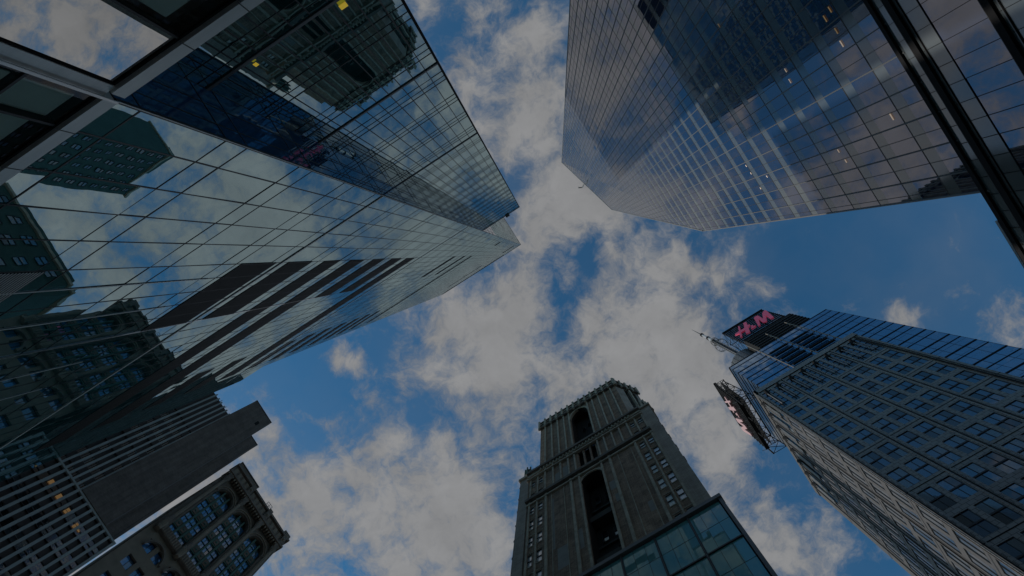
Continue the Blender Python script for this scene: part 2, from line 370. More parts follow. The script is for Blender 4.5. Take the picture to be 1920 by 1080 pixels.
# ------------------------------------------------------------------ ground
def setting(name, mb): return mb.build(name, kind='structure')
g = MB(); g.box(-2500, 2500, -2500, 2500, GZ - 1, GZ - .15, 'asphalt'); setting('ground', g)
g = MB(); g.box(4, 33, -600, 600, GZ - .149, GZ - .13, 'asphalt'); g.box(-600, 3.99, -1, 22, GZ - .149, GZ - .13, 'asphalt'); g.box(33.01, 600, -1, 22, GZ - .149, GZ - .13, 'asphalt'); setting('road', g)
g = MB()
for a, b, c, e in ((-300, 3.9, -300, -1.1), (-300, 3.9, 22.1, 300), (33.1, 300, -300, -1.1), (33.1, 300, 22.1, 300)): g.box(a, b, c, e, GZ - .148, GZ, 'pavement')
setting('pavement', g)
g = MB()
for k in range(10): g.box(5 + k * 2.8, 6.4 + k * 2.8, -5, -2, GZ - .126, GZ - .122, 'road_paint')
for k in range(7): g.box(-1.5, 1.5, .5 + k * 3, 2 + k * 3, GZ - .126, GZ - .122, 'road_paint')
setting('road_markings', g)

# ================================================================== 1. glass tower on the left
HL = 238.0; AN = -8.05; SM = -6.3; BN = -10.2; BH = 118.0; BE = 0.5
gt = thing('glass_tower', 'tall teal mirror glass tower with dark louvre bands and a set back lower wing', 'skyscraper', (-24, -30, GZ))
A, SF, B = frN(AN), frE(SM), frN(BN)
fl = [13.45, 14.35, 18.29, 19.6, 23.85, 25.15, 29.3, 30.75, 34.75, 36.2]
z = 36.2; p = 6.0
while z < HL - 7:
    fl += [z + p - 1.55, z + p]; z += p; p = min(6.75, p + .12)
fl = [x for x in fl if x < HL - 1] + [HL]
uA = [SM, -7.5, -9.0, -10.45, -11.95, -13.7] + [-13.7 - 1.333 * k for k in range(1, 26)]
uA = [x for x in uA if x > -46.9]; uA.append(-47.2)
AEND = uA[[i for i, x in enumerate(uA) if x < -42][0]]
panes = []
for j in range(len(fl) - 1):
    for i in range(len(uA) - 1):
        if uA[i + 1] < AEND - .01 and fl[j] > 84: continue
        panes.append(pane(A, uA[i], uA[i + 1], fl[j], fl[j + 1], 0, 'mirror_teal', .0022))
# side return
uS = [AN, -8.62, -9.4] + [-10.2 - 1.4 * k for k in range(0, 28)]
for j in range(len(fl) - 1):
    for i in range(len(uS) - 1):
        if fl[j + 1] < BH - 6 and uS[i + 1] < BN - .1: continue
        panes.append(pane(SF, uS[i], uS[i + 1], fl[j], fl[j + 1], 0, 'side_sky_blue' if fl[j] < BH else 'mirror_teal', .003))
# lower wing
fb = [13.45, 15.3]; z = 15.3; k = 0
while z < BH - 4:
    fb += [z + 2.75, z + 3.45, z + 4.05]; z += 4.05 if z < 24 else 4.25
fb = sorted(x for x in fb if x < BH - .8) + [BH]
uB = [SM + (BE - SM) * i / 10 for i in range(11)]
for j in range(len(fb) - 1):
    for i in range(10): panes.append(pane(B, uB[i], uB[i + 1], fb[j], fb[j + 1], 0, 'mirror_teal', .0022))
WE = frE(BE)
for j in range(0, len(fb) - 1):
    for i in range(22): panes.append(pane(WE, BN - 2 * i, BN - 2 * i - 2, fb[j], fb[j + 1], 0, 'mirror_teal', .004))
emit(gt, 'glass_pane', panes)
mg = MB()
for x in uA[1:]:
    mg.fbox(A, x - .025, x + .025, 13.45, 84 if x < AEND - .01 else HL, .002, .012, 'dark_metal')
for i, zz in enumerate(fl):
    t = .05 if i % 2 else .032
    mg.fbox(A, uA[-1] if zz < 84 else AEND, SM, zz - t / 2, zz + t / 2, .003, .013, 'dark_metal')
mg.fbox(A, -44, SM, 36.12, 36.30, .014, .05, 'grey_metal'); mg.fbox(A, -44, SM, 76.9, 77.1, .014, .04, 'grey_metal')
mg.fbox(A, -20.45, -20.33, 13.5, 60, .014, .03, 'pale_metal')
for i in (6, 8, 10, 12, 14): mg.fbox(A, uA[i] - .03, uA[i] + .03, 13.5, 30, .014, .03, 'grey_metal')
for x in uS[1:]:
    mg.fbox(SF, x - .02, x + .02, BH - 4 if x < BN else 13.45, HL, .002, .012, 'dark_metal')
for i, zz in enumerate(fl):
    mg.fbox(SF, uS[-1] if zz > BH - 4 else BN, AN, zz - .03, zz + .03, .003, .013, 'dark_metal')
mg.fbox(SF, AN - .06, AN + .02, 13.45, HL, -.05, .03, 'dark_metal')         # corner post
mg.fbox(SF, AN + .021, AN + .035, 13.45, HL, .0, .028, 'grey_metal')
for x in uB[1:]: mg.fbox(B, x - .022, x + .022, 13.45, BH, .002, .014, 'dark_metal')
for i, zz in enumerate(fb):
    t = .055 if (i - 1) % 3 == 0 else .025
    mg.fbox(B, SM, BE, zz - t / 2, zz + t / 2, .003, .016, 'dark_metal')
for zz in (19.3, 28.9, 45.6): mg.fbox(B, SM, BE, zz - .08, zz + .08, .017, .05, 'mid_metal')
mg.fbox(WE, BN - .05, BN + .08, 13.45, BH, -.05, .06, 'black_metal')
for i, zz in enumerate(fb): mg.fbox(WE, BN - 44, BN, zz - .03, zz + .03, .003, .05, 'dark_metal')
mg.build('mullion_grid', gt)
rf = MB()
rf.box(-42, SM - .2, -60, AN - .2, 20, HL - .05, 'black_metal'); rf.box(-47, -42.01, -60, AN - .2, 20, 83.5, 'black_metal')
rf.box(SM - .1, BE - .2, -54, BN - .2, 13.6, BH - .05, 'black_metal')
rf.box(-42.6, SM + .05, AN - .6, AN + .08, HL, HL + .5, 'mid_metal'); rf.box(SM - .6, SM + .06, -49, AN - .61, HL, HL + .5, 'mid_metal')
rf.box(SM, BE + .08, BN - .5, BN + .07, BH, BH + .35, 'mid_metal')
rf.box(-2.7, -1.9, BN - .3, BN + .35, BH + .36, BH + 1.6, 'mid_metal')
rf.build('core', gt)
def louvre(u0, u1, z0, z1, step=.24):
    b = MB(); b.fbox(A, u0, u1, z0, z1, .014, .018, 'black_metal')
    n = max(2, int((z1 - z0) / step))
    for k in range(n):
        zz = z0 + (z1 - z0) * k / n
        b.fbox(A, u0, u1, zz + .03, zz + step * .62, .019, .036, 'louvre_brown')
    x = u0
    while x < u1 + .01:
        b.fbox(A, x - .015, x + .015, z0, z1, .037, .042, 'dark_metal'); x += 1.333
    b.build('louvre_band', gt)
L6, L20, L34 = -13.7, -20.37, -34.1
for a, b_, c, e in [(L20, L6, 31.3, 35.5), (L20, L6, 37.2, 41.1), (L34 - 6.66, L6, 43.4, 46.8), (L34 - 6.66, L6, 49.4, 53.2), (L20, L6, 56.0, 60.0), (L20, L6, 62.85, 66.98), (L34 - 6.66, L6, 69.7, 73.8),
                    (L34 - 6.66, L34, 56.2, 59.3), (L34 - 6.66, L34, 62.8, 66.0), (L34 - 6.66, L34, 76.5, 79.6), (L34 - 6.66, L34, 83.2, 86.4), (L34 - 6.66, L34, 90, 93), (L34 - 6.66, L34, 97.2, 100.2), (L34 - 6.66, L34, 104.4, 107.4), (L34 - 6.66, L34, 111, 114), (L34 - 6.66, L34, 118, 121),
                    (L20, L6, 105.3, 108.1), (L20, L6, 118.6, 121.2), (L34 - 6.66, L6, 130.2, 132.4), (-9.2, -7.7, 144.6, 147.5), (-12.4, -7.8, 209.6, 213), (L34, L20, 206, 208), (L34 - 6.66, L6, 243 - 10, 235)]:
    louvre(a, b_, c, e)
b = MB()
for k in range(15): b.fbox(A, -15.6, -13.75, 16.85 + k * .125, 16.9 + k * .125, .02, .035, 'grey_metal')
b.fbox(A, -15.6, -13.75, 16.8, 18.72, .014, .019, 'black_metal'); b.build('vent_grille', gt)
# street level storefront in the same plane, across the corner
b = MB()
PF = frN(AN)
b.fbox(PF, -17, SM - .0, 13.0, 13.42, -.3, .10, 'grey_metal')
b.fbox(PF, SM + .22, 3.0, 13.0, 13.42, -2.15, .10, 'grey_metal')
for x in (-7.5, -9.0, -10.5, -12, -4.15, -2.65, -1.15, .35):
    b.fbox(PF, x - .012, x + .012, 12.9, 13.46, .101, .106, 'dark_metal')
b.fbox(PF, -17, 3, 12.92, 12.995, -.3, .0, 'black_metal')
b.fbox(PF, SM + .03, SM + .38, GZ, 13.0, -.2, .03, 'grey_metal'); b.fbox(PF, SM + .385, SM + .43, GZ, 12.9, -.2, .01, 'black_metal'); b.fbox(PF, SM - .06, SM - .0, GZ, 12.9, -.2, .02, 'black_metal'); b.fbox(PF, SM + .005, SM + .08, GZ, 13.4, .101, .125, 'pale_metal')
for x in (-7.5, -9.0, -10.5, -12.0, -13.5): b.fbox(PF, x - .035, x + .035, GZ, 12.9, -.2, .01, 'dark_metal')
for x in (-4.15, -2.65, -1.15, .35): b.fbox(PF, x - .03, x + .03, GZ, 12.9, -.2, .012, 'dark_metal')
for zz in (11.18, 9.4, 6.2, 3.2): b.fbox(PF, -15, SM - .07, zz - .035, zz + .035, -.2, .011, 'dark_metal')
b.build('storefront_frame', gt)
sw = []
for i, x in enumerate((-6.32, -7.5, -9.0, -10.5, -12.0)):
    x1 = (-7.5, -9.0, -10.5, -12.0, -13.5)[i]
    for c, e in ((11.24, 12.88), (9.46, 11.12), (6.26, 9.34)): sw.append(pane(PF, x1 + .055, x - .055, c, e, -.02, 'clear_glass', .003))
for x, x1 in ((-4.15, -2.65), (-2.65, -1.15), (-1.15, .35)):
    sw.append(pane(PF, x + .05, x1 - .05, 8.5, 12.88, -.02, 'clear_glass', .003))
sw.append(pane(PF, SM + .43, -4.18, 7.5, 12.9, -.02, 'silver_glass', .001))
for s in sw:
    b = MB(); s[1](b); b.build('storefront_window', gt)
for u0, u1, z0, z1 in ((-7.42, -6.62, 11.3, 12.68), (-8.9, -7.62, 11.3, 12.5), (-10.4, -9.1, 11.3, 12.6), (-8.9, -7.6, 9.5, 11.1), (-7.4, -6.6, 9.5, 11.1), (-10.4, -9.1, 9.5, 11.1), (-3.95, -2.95, 8.6, 12.35)):
    b = MB(); b.fbox(PF, u0, u1, z0, z1, -.16, -.13, 'blind'); b.build('roller_blind', gt)
b = MB(); b.fbox(PF, -16, 3, 5, 12.9, -1.6, -1.5, 'interior'); b.fbox(PF, -16, 3, 11.1, 11.2, -1.5, -.25, 'interior'); b.fbox(PF, -16, SM, 12.9, 12.99, -1.5, -.31, 'interior')
b.fbox(PF, -16, 3, GZ, 5, -1.6, -.3, 'black_metal'); b.build('back_wall', gt)
b = MB(); b.fbox(B, -4.68, -4.55, 19.5, 19.72, .08, .1, 'lamp_yellow'); b.build('lit_panel', gt)
b = MB(); b.fbox(B, -1.36, -1.1, 19.55, 19.85, .08, .1, 'lamp_yellow'); b.build('lit_panel', gt)

# ================================================================== 2. faceted glass tower on the right
RM = 36.0
ft = thing('faceted_tower', 'huge blue glass tower with slanted crystal facets and grey spandrel stripes', 'skyscraper', (60, -15, GZ))
F1 = frW(RM)
Lb, Lt, Rt, Vx = (36, -49.2, 56.7), (36, -39.7, 360.3), (36, 16.25, 155.5), None
def cut_poly(poly, inside):
    out = []
    for i in range(len(poly)):
        a, b = poly[i], poly[(i + 1) % len(poly)]; da, db = inside(a), inside(b)
        if da >= 0: out.append(a)
        if da * db < 0:
            t = da / (da - db); out.append((a[0] + (b[0] - a[0]) * t, a[1] + (b[1] - a[1]) * t))
    return out
def left_n(z): return -49.2 + (z - 56.7) * (9.5 / 303.6)
def crease(n): return 360.3 + (n + 39.7) * (155.5 - 360.3) / (16.25 + 39.7)
inL = lambda p: p[0] - left_n(p[1])
inC = lambda p: crease(p[0]) - p[1]
fz = [62.1 + 6.13 * k for k in range(50)]
nl = [1.97 - 1.515 * k for k in range(34)][::-1] + [1.97 + 1.515 * k for k in range(1, 10)] + [16.35]
nl = sorted(nl)
V3 = at(1147, 393, m=39.6)                       # summit of the upper facet
a3, b3, c3 = np.array([36, -39.7, 360.3]), np.array([36, 16.25, 155.5]), np.array(V3)
nrm = np.cross(b3 - a3, c3 - a3)
def f2m(n, z): return 36 - (nrm[1] * (n - a3[1]) + nrm[2] * (z - a3[2])) / nrm[0]
def f2(u, z, d): return (f2m(u, z) - d, u, z)
e1 = lambda p: (p[1] - crease(p[0]))
def edge(a, b):
    s = 1 if ((b[1] - a[1]) * (a3[2] * 0 + ((a3[2] + b3[2] + c3[2]) / 3 - a[2])) - (b[2] - a[2]) * ((a3[1] + b3[1] + c3[1]) / 3 - a[1])) > 0 else -1
    return lambda p: s * ((b[1] - a[1]) * (p[1] - a[2]) - (b[2] - a[2]) * (p[0] - a[1]))
inF2 = [e1, edge(a3, c3), edge(c3, b3)]
panes = []; rs = []
def crystal_pane(fr, poly, mat):
    j = [rnd.gauss(0, .0022) for _ in range(2)]; c = np.mean(poly, axis=0)
    pts = [fr(p[0], p[1], j[0] * (p[0] - c[0]) + j[1] * (p[1] - c[1])) for p in poly]
    pts = outward(fr, pts)
    return (pts, lambda mb, q=pts, m=mat: mb.face(q, m))
zz0 = 56.75
rows = [(56.75, 60.25, 'mirror_blue'), (60.25, 62.1, 'spandrel_glass')]
for k in range(49):
    rows += [(fz[k], fz[k] + 4.25, 'mirror_blue'), (fz[k] + 4.25, fz[k + 1], 'spandrel_glass')]
for c, e, mt in rows:
    for i in range(len(nl) - 1):
        q = [(nl[i], c), (nl[i + 1], c), (nl[i + 1], e), (nl[i], e)]
        p1 = cut_poly(cut_poly(q, inL), inC) if len(cut_poly(q, inL)) > 2 else []
        if len(p1) > 2: panes.append(crystal_pane(F1, p1, mt))
        p2 = q
        for fn in inF2:
            p2 = cut_poly(p2, fn)
            if len(p2) < 3: break
        if len(p2) > 2: panes.append(crystal_pane(f2, p2, 'mirror_blue' if mt == 'mirror_blue' else mt))
emit(ft, 'glass_pane', panes)
mg = MB()
def seg_clip(p, q, fns):
    t0, t1 = 0.0, 1.0
    for fn in fns:
        a, b = fn(p), fn(q)
        if a < 0 and b < 0: return None
        if a < 0: t0 = max(t0, a / (a - b))
        elif b < 0: t1 = min(t1, a / (a - b))
    if t1 - t0 < 1e-4: return None
    L = lambda t: (p[0] + (q[0] - p[0]) * t, p[1] + (q[1] - p[1]) * t)
    return L(t0), L(t1)
for fr, fns in ((F1, [inL, inC]), (f2, inF2)):
    for i, n_ in enumerate(nl):
        s = seg_clip((n_, 56.75), (n_, 362), fns)
        big = abs(((n_ - 1.97) / 3.03) - round((n_ - 1.97) / 3.03)) < .1
        w, d = (.06, .09) if big else (.03, .03)
        if s: mg.hexa([fr(s[0][0] - w, s[0][1], .002), fr(s[0][0] + w, s[0][1], .002), fr(s[0][0] + w, s[0][1], d), fr(s[0][0] - w, s[0][1], d), fr(s[1][0] - w, s[1][1], .002), fr(s[1][0] + w, s[1][1], .002), fr(s[1][0] + w, s[1][1], d), fr(s[1][0] - w, s[1][1], d)], 'mullion_grey' if big else 'dark_metal')
    for z_ in fz:
        s = seg_clip((-52, z_), (16.34, z_), fns)
        if s: mg.hexa([fr(s[0][0], z_ - .05, .003), fr(s[1][0], z_ - .05, .003), fr(s[1][0], z_ - .05, .03), fr(s[0][0], z_ - .05, .03), fr(s[0][0], z_ + .05, .003), fr(s[1][0], z_ + .05, .003), fr(s[1][0], z_ + .05, .03), fr(s[0][0], z_ + .05, .03)], 'dark_metal')
mg.bar((36, 16.3, 56.7), (36, 16.3, 155.5), .12, 'mid_metal'); mg.bar((36, -49.2, 56.7), (36, -39.7, 360.3), .15, 'mid_metal')
mg.bar(tuple(a3), tuple(c3), .2, 'mid_metal'); mg.bar(tuple(c3), tuple(b3), .2, 'mid_metal')
mg.build('mullion_grid', ft)
b = MB()                                            # body behind the facets
top = [(37.5, -39.5, 358), (40.5, -1, 300), (37.5, 16, 154), (80, 16, 154), (80, -39, 300)]
bot = [(36.4, -49, 56), (36.4, -10, 56), (36.4, 16.2, 56), (80, 16.2, 56), (80, -49, 56)]
for i in range(5): b.face([bot[i], bot[(i + 1) % 5], top[(i + 1) % 5], top[i]], 'mid_metal')
b.face(top[:3], 'mid_metal'); b.face([top[0], top[2], top[3], top[4]], 'mid_metal')
b.build('core', ft)
# base block with its deep shadowed ledges
pan = []; pb = MB(); n0, n1 = -60, 32
bands = [(57.0, 55.9, 'spandrel_glass'), (54.7, 54.2, 'spandrel_glass'), (54.2, 52.17, 'spandrel_glass'), (52.17, 47.0, 'mirror_blue'), (46.0, 45.5, 'spandrel_glass'), (45.5, 43.4, 'spandrel_glass'), (43.4, 38.2, 'mirror_blue'), (37.2, 34.6, 'spandrel_glass'), (34.6, 29.4, 'mirror_blue'), (29.4, 20, 'mirror_blue')]
bands[0] = (57.0, 55.5, 'spandrel_glass')
pn = [n0 + .02 + 1.742 * k for k in range(54)]
pn = [x for x in pn if x < n1] + [n1]
P2 = frW(35.97)
for e, c, mt in bands:
    for i in range(len(pn) - 1): pan.append(pane(P2, pn[i], pn[i + 1], c, e, 0, mt, .002))
    pb.fbox(P2, n0, n1, e - .03, e + .03, .003, .06, 'black_metal')
for x in pn: pb.fbox(P2, x - .022, x + .022, 20, 57.0, .002, .05, 'black_metal')
for e, c in ((57.55, 57.0), (55.45, 54.72), (46.72, 46.04), (38.1, 37.3)): pb.fbox(P2, n0, n1, c, e, -.5, .24, 'black_metal')
for e in (55.72, 54.25, 46.95, 45.55): pb.fbox(P2, n0, n1, e - .03, e + .03, .061, .10, 'dark_metal')
pb.fbox(P2, n0, n1, GZ, 20, -.5, .1, 'mid_metal')
pb.box(36.6, 66, n0, n1 - .1, GZ, 56.9, 'mid_metal')
emit(ft, 'base_pane', pan)
pb.build('base_block', ft)
for px, py, w in ((1556, 18, .9), (1547, 35, 1.0), (1348, 48, .8), (1568, 58, .9), (1578, 82, 1.0), (1473, 132, .7), (1481, 152, .8), (1672, 219, 1.0), (1572, 283, .6), (1586, 302, .6), (1399, 311, .5), (1408, 325, .5), (1426, 353, .5), (1438, 331, .5)):
    q = at(px, py, m=35.93); b = MB(); b.fbox(frW(35.93), q[1] - w * .36, q[1] + w * .36, q[2] - .09, q[2] + .09, .0, .02, 'lamp_warm' if py < 60 else 'lamp_pale'); b.build('lit_ceiling_lamp', ft)
q = at(1097, 343, m=39); rg = thing('roof_davit', 'small window washing davit sticking out from the top edge of the faceted glass tower', 'davit', tuple(q))
b = MB(); z0 = q[2]
b.bar((38.5, q[1], z0 - 8), (36.5, q[1] + 1.2, z0 + 1), .35, 'mid_metal'); b.build('post', rg)
b = MB(); b.bar((36.5, q[1] + 1.2, z0 + 1), (34.6, q[1] + .2, z0 + 1.2), .3, 'mid_metal'); b.bar((34.6, q[1] + .2, z0 + 1.2), (34.6, q[1] + .2, z0 - 3), .18, 'mid_metal'); b.build('boom', rg)

# ================================================================== 3. gridded office tower with rooftop sign
TN, TM = 72.5, 32.15
ot = thing('office_tower', 'dark grey stone office tower gridded with square windows under a blue glass top', 'skyscraper', (50, 92, GZ))
T, TW = frS(TN), frW(TM)
gu = [32.3 + 8.47 * k for k in range(5)]; ge = 66.2 + 1.3
gz = [192.8 - 19.75 * k for k in range(10)]
ops = []; wins = []
for k in range(4):
    for j in range(1, 10):
        for (a, e) in ((gu[k] + .95, gu[k] + 3.75), (gu[k] + 4.8, gu[k] + 7.6)):
            for (c, t) in ((gz[j] - .0 - 9.0, gz[j] - 1.45), (gz[j] - 18.6, gz[j] - 11.3)):
                if t > 2: ops.append((a, e, c, t))
w = MB()
top_ops = []
for k in range(4):
    for a, e in ((gu[k] + .7, gu[k] + 3.9), (gu[k] + 4.8, gu[k] + 7.9)): top_ops.append((a, e, 174.2, 191.0))
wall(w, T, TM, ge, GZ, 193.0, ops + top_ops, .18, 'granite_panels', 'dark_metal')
w.fbox(T, TM - .1, ge, 193.0, 196.2, -.6, .25, 'granite_panels')
for x in gu + [66.2]: w.fbox(T, x - .12, x + .12, GZ, 193, .003, .02, 'black_metal'); w.fbox(T, x - .55, x - .3, GZ, 193, .003, .12, 'granite_panels'); w.fbox(T, x + .3, x + .55, GZ, 193, .003, .12, 'granite_panels')
for x in gz: w.fbox(T, TM, ge, x - .14, x + .14, .021, .03, 'black_metal')
w.build('front_wall', ot)
for o in ops: wins.append(window(T, *o, -.17, 'office_glass', 'dark_metal', 2, 2, .07, .4))
sops = []; sg = [TM * 0 + 72.9 + 8.45 * k for k in range(5)]
for k in range(4):
    for j in range(1, 10):
        for (a, e) in ((sg[k] + .9, sg[k] + 3.9), (sg[k] + 4.9, sg[k] + 7.8)):
            for (c, t) in ((gz[j] - 9.0, gz[j] - 1.45), (gz[j] - 18.6, gz[j] - 11.3)):
                if t > 2: sops.append((a, e, c, t))
stop = []
for k in range(4):
    for a, e in ((sg[k] + .7, sg[k] + 3.9), (sg[k] + 4.8, sg[k] + 7.9)): stop.append((a, e, 174.2, 191.0))
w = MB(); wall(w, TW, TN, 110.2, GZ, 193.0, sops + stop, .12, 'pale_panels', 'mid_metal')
w.fbox(TW, TN - .25, 110.2, 193.0, 196.2, -.6, .25, 'pale_panels')
for x in sg[1:] : w.fbox(TW, x - .14, x + .14, GZ, 193, .003, .03, 'dark_metal')
for x in gz: w.fbox(TW, TN, 110.2, x - .14, x + .14, .031, .05, 'dark_metal')
for x in sg: w.fbox(TW, x + .3, x + .6, GZ, 193, .003, .25, 'pale_panels')
w.build('side_wall', ot)
for o in sops: wins.append(window(TW, *o, -.11, 'side_glass', 'dark_metal', 2, 1, .09, .1))
for o in top_ops: wins.append(window(T, *o, -.17, 'office_glass', 'dark_metal', 2, 5, .08, .1))
for o in stop: wins.append(window(TW, *o, -.11, 'office_glass', 'dark_metal', 2, 5, .08, .1))
emit(ot, 'window', wins)
for fr, lst in ((T, gu), (TW, sg)):
    for k in range(4):
        for h in (2.3, 6.35):
            b = MB(); x = lst[k] + h
            for o in (-.45, .25): b.bar(fr(x + o, 176.5, .25), fr(x + o, 190.5, .25), .17, 'mid_metal', 8)
            b.bar(fr(x - .1, 188.5, -.3), fr(x - .1, 191, .5), .9, 'black_metal', 8, .5)
            for q in (177.5, 180, 183, 186): b.bar(fr(x - .5, q, .25), fr(x + .3, q, .25), .08, 'mid_metal', 5)
            b.build('twin_column', ot)
w = MB(); w.box(TM + .7, ge, TN + .65, 110, GZ, 192.5, 'interior'); w.build('core', ot)
# blue glass crown box
G, GWs = frS(74.0), frW(35.6)
gp = []; GT = 235.0
zs = [GZ + 60 + (GT - GZ - 60) * k / 53 for k in range(54)]
zs = [x for x in zs]
us = [35.6 + (77.35 - 35.6) * k / 26 for k in range(27)]
for j in range(len(zs) - 1):
    for i in range(26):
        if zs[j + 1] < 192 and us[i + 1] < ge: continue
        gp.append(pane(G, us[i], us[i + 1], zs[j], zs[j + 1], 0, 'crown_glass', .004))
vs = [74 + 30 * k / 15 for k in range(16)]
for j in range(len(zs) - 1):
    if zs[j + 1] < 192: continue
    for i in range(15): gp.append(pane(GWs, vs[i], vs[i + 1], zs[j], zs[j + 1], 0, 'side_glass', .004))
emit(ot, 'crown_pane', gp)
gm = MB()
for zz in [GT - .1] + [224.3 - 9.95 * k for k in range(16)]:
    for o, t, u0 in ((0, .5, ge if zz < 196 else 35.5), (-4.2, .2, ge if zz < 200 else 35.5)):
        gm.fbox(G, u0, 77.4, zz + o - t / 2, zz + o + t / 2, .01, .12, 'black_metal')
        if zz > 192: gm.fbox(GWs, 74, 104, zz + o - t / 2, zz + o + t / 2, .01, .12, 'black_metal')
for x in us[::2]: gm.fbox(G, x - .02, x + .02, GZ if x > ge else 193, GT, .004, .05, 'dark_metal')
for zz in zs[::2]: gm.fbox(G, 35.6 if zz > 193 else ge, 77.35, zz - .02, zz + .02, .004, .02, 'dark_metal')
for k in range(5): gm.fbox(G, 48.5, 55.4, 201.5 + k * 5.2, 202.6 + k * 5.2, .3, .8, 'black_metal'); gm.fbox(G, 57, 63.6, 201.5 + k * 5.2, 202.6 + k * 5.2, .3, .8, 'black_metal')
gm.build('crown_grid', ot)
for x in (47.4, 56.1, 64.6):
    b = MB(); b.bar(G(x, 197, .9), G(x, 245, .9), .17, 'pole_brown', 8)
    for k in range(9): b.bar(G(x, 199 + k * 5.2, .05), G(x, 199 + k * 5.2, .9), .12, 'mid_metal', 5)
    b.build('pale_pole', ot)
b = MB(); b.box(36.2, 77, 74.6, 104, 60, GT - .2, 'interior'); b.box(35.4, 77.5, 74.2, 104, GT, GT + .5, 'black_metal')
b.box(51, 73, 76.2, 92, GT + .5, 263, 'black_metal')
for k in range(8): b.fbox(frS(76.2), 51, 73, 237 + k * 3.1, 237.4 + k * 3.1, .01, .3, 'dark_metal')
b.build('roof_deck', ot)
for cx, cy, r, zt in ((48.3, 88.6, 8.0, 270), (74.0, 86.0, 6.0, 257)):
    b = MB(); b.lathe((cx, cy), [(r, GT), (r, zt - 2), (r - .4, zt - .6), (r - 1.4, zt), (0, zt)], 'steel', 40)
    for k in range(int((zt - GT - 2) / 1.35)): b.lathe((cx, cy), [(r + .16, GT + .8 + k * 1.35), (r + .16, GT + 1.05 + k * 1.35)], 'dark_metal', 40)
    for k in range(24):
        t = k * math.pi / 12; b.bar((cx + r * math.cos(t), cy + r * math.sin(t), GT), (cx + r * math.cos(t), cy + r * math.sin(t), zt - 2), .14, 'dark_metal', 4)
    b.build('roof_drum', ot)

def lattice(mb, a, b, c, d, n, w, mat):                # trussed panel between rails a-b and c-d
    a, b, c, d = map(Vector, (a, b, c, d)); mb.bar(a, b, w, mat, 5); mb.bar(c, d, w, mat, 5)
    for k in range(n):
        p, q = a.lerp(b, k / n), c.lerp(d, (k + 1) / n); r_, s_ = a.lerp(b, (k + 1) / n), c.lerp(d, k / n)
        mb.bar(p, q, w * .6, mat, 4); mb.bar(r_, s_, w * .6, mat, 4)
        mb.bar(p, s_, w * .6, mat, 4)
# lettering outlines, read off the sign (x to the right, y up, in metres on the panel)
_c = lambda x, y: (lambda q: (q[0], q[2]))(at(1290 + x / 8.31, 570 + y / 8.31, n=77.7))
LET = [[_c(*q) for q in pts] for pts in (
    [(780, 352), (803, 349), (842, 508), (816, 521)], [(862, 300), (908, 281), (966, 440), (905, 463)], [(735, 486), (742, 462), (870, 385), (945, 325), (957, 317), (966, 328), (958, 347), (890, 410), (800, 462)],
    [(977, 344), (1012, 329), (1022, 343), (1006, 353), (1012, 361), (1046, 334), (1060, 342), (1030, 368), (990, 392), (982, 381), (996, 364)],
    [(1028, 222), (1038, 206), (1084, 182), (1126, 330), (1098, 348)], [(1060, 195), (1084, 182), (1106, 190), (1190, 246), (1224, 268), (1176, 288), (1140, 268)], [(1160, 150), (1200, 118), (1226, 268), (1178, 287)], [(1158, 150), (1176, 118), (1204, 98), (1222, 104), (1338, 208), (1296, 233)])]
GRP = [(0, 1, 2), (3,), (4, 5, 6, 7)]
def rooftop_sign(label, fr, u0, u1, z0, z1, depth, lmat, mp, gap, bars):
    o = thing('rooftop_sign', label, 'sign', fr((u0 + u1) / 2, z0, 0), 'rooftop letter signs on the office tower')
    b = MB(); n = bars
    for k in range(n + 1):
        zz = z0 + (z1 - z0) * k / n; b.fbox(fr, u0, u1, zz - (z1 - z0) / n * .2, zz + (z1 - z0) / n * .2, -.5 if depth < 9 else -.34, 0, 'black_metal')
    b.build('slat_panel', o)
    b = MB()
    for uu in (u0, u1, u0 + (u1 - u0) * .33, u0 + (u1 - u0) * .66): b.bar(fr(uu, z0 - gap, -.6), fr(uu, z1, -.6), .25, 'black_metal')
    for uu in (u0, u1):
        lattice(b, fr(uu, z0 - gap, -.6), fr(uu, z1, -.6), fr(uu, z0 - gap, -depth), fr(uu, z1 - 2, -depth * .6), 5, .16, 'black_metal')
    for zz in (z0, z1 - 1): lattice(b, fr(u0, zz, -.6), fr(u1, zz, -.6), fr(u0, zz, -depth * .7), fr(u1, zz, -depth * .7), 6, .15, 'black_metal')
    b.fbox(fr, u0, u1, z0 - 1.2, z0 - .5, -1.2, .1, 'black_metal'); b.fbox(fr, u0 - .2, u1 + .2, z1 - .2, z1 + .3, -.9, .1, 'black_metal')
    for k in range(9):
        x = u0 + (u1 - u0) * k / 8; b.bar(fr(x, z0 - .8, 0), fr(x, z0 - .2, 1.3), .08, 'mid_metal', 4)
    b.fbox(fr, u0 + .3, u1 - .3, z0, z1 - .4, -2.6, -2.4, 'black_metal') if depth < 9 else None
    b.build('steel_frame', o)
    for grp in GRP:
        b = MB()
        for i, k in enumerate(grp): b.prism(fr, [mp(*q) for q in LET[k]], .1 + .004 * i, .75 + .006 * i, lmat)
        b.build('letter', o)
    return o
rooftop_sign('pink letters on a dark slatted rooftop billboard facing the camera beside the mast', frS(78.3), 51.5, 73.1, 266.6, 300.0, 10, 'pink_letter', lambda a, b: (a, b), 28, 13)
q1, q2, q3 = at(1339.6, 722, m=27.2), at(1385, 797, m=27.2), at(1426.5, 828, m=27.2)
z1 = (q1[2] + q2[2]) / 2; z0 = q3[2]
sw_ = (q2[1] - q1[1]) / (73.1 - 51.5)
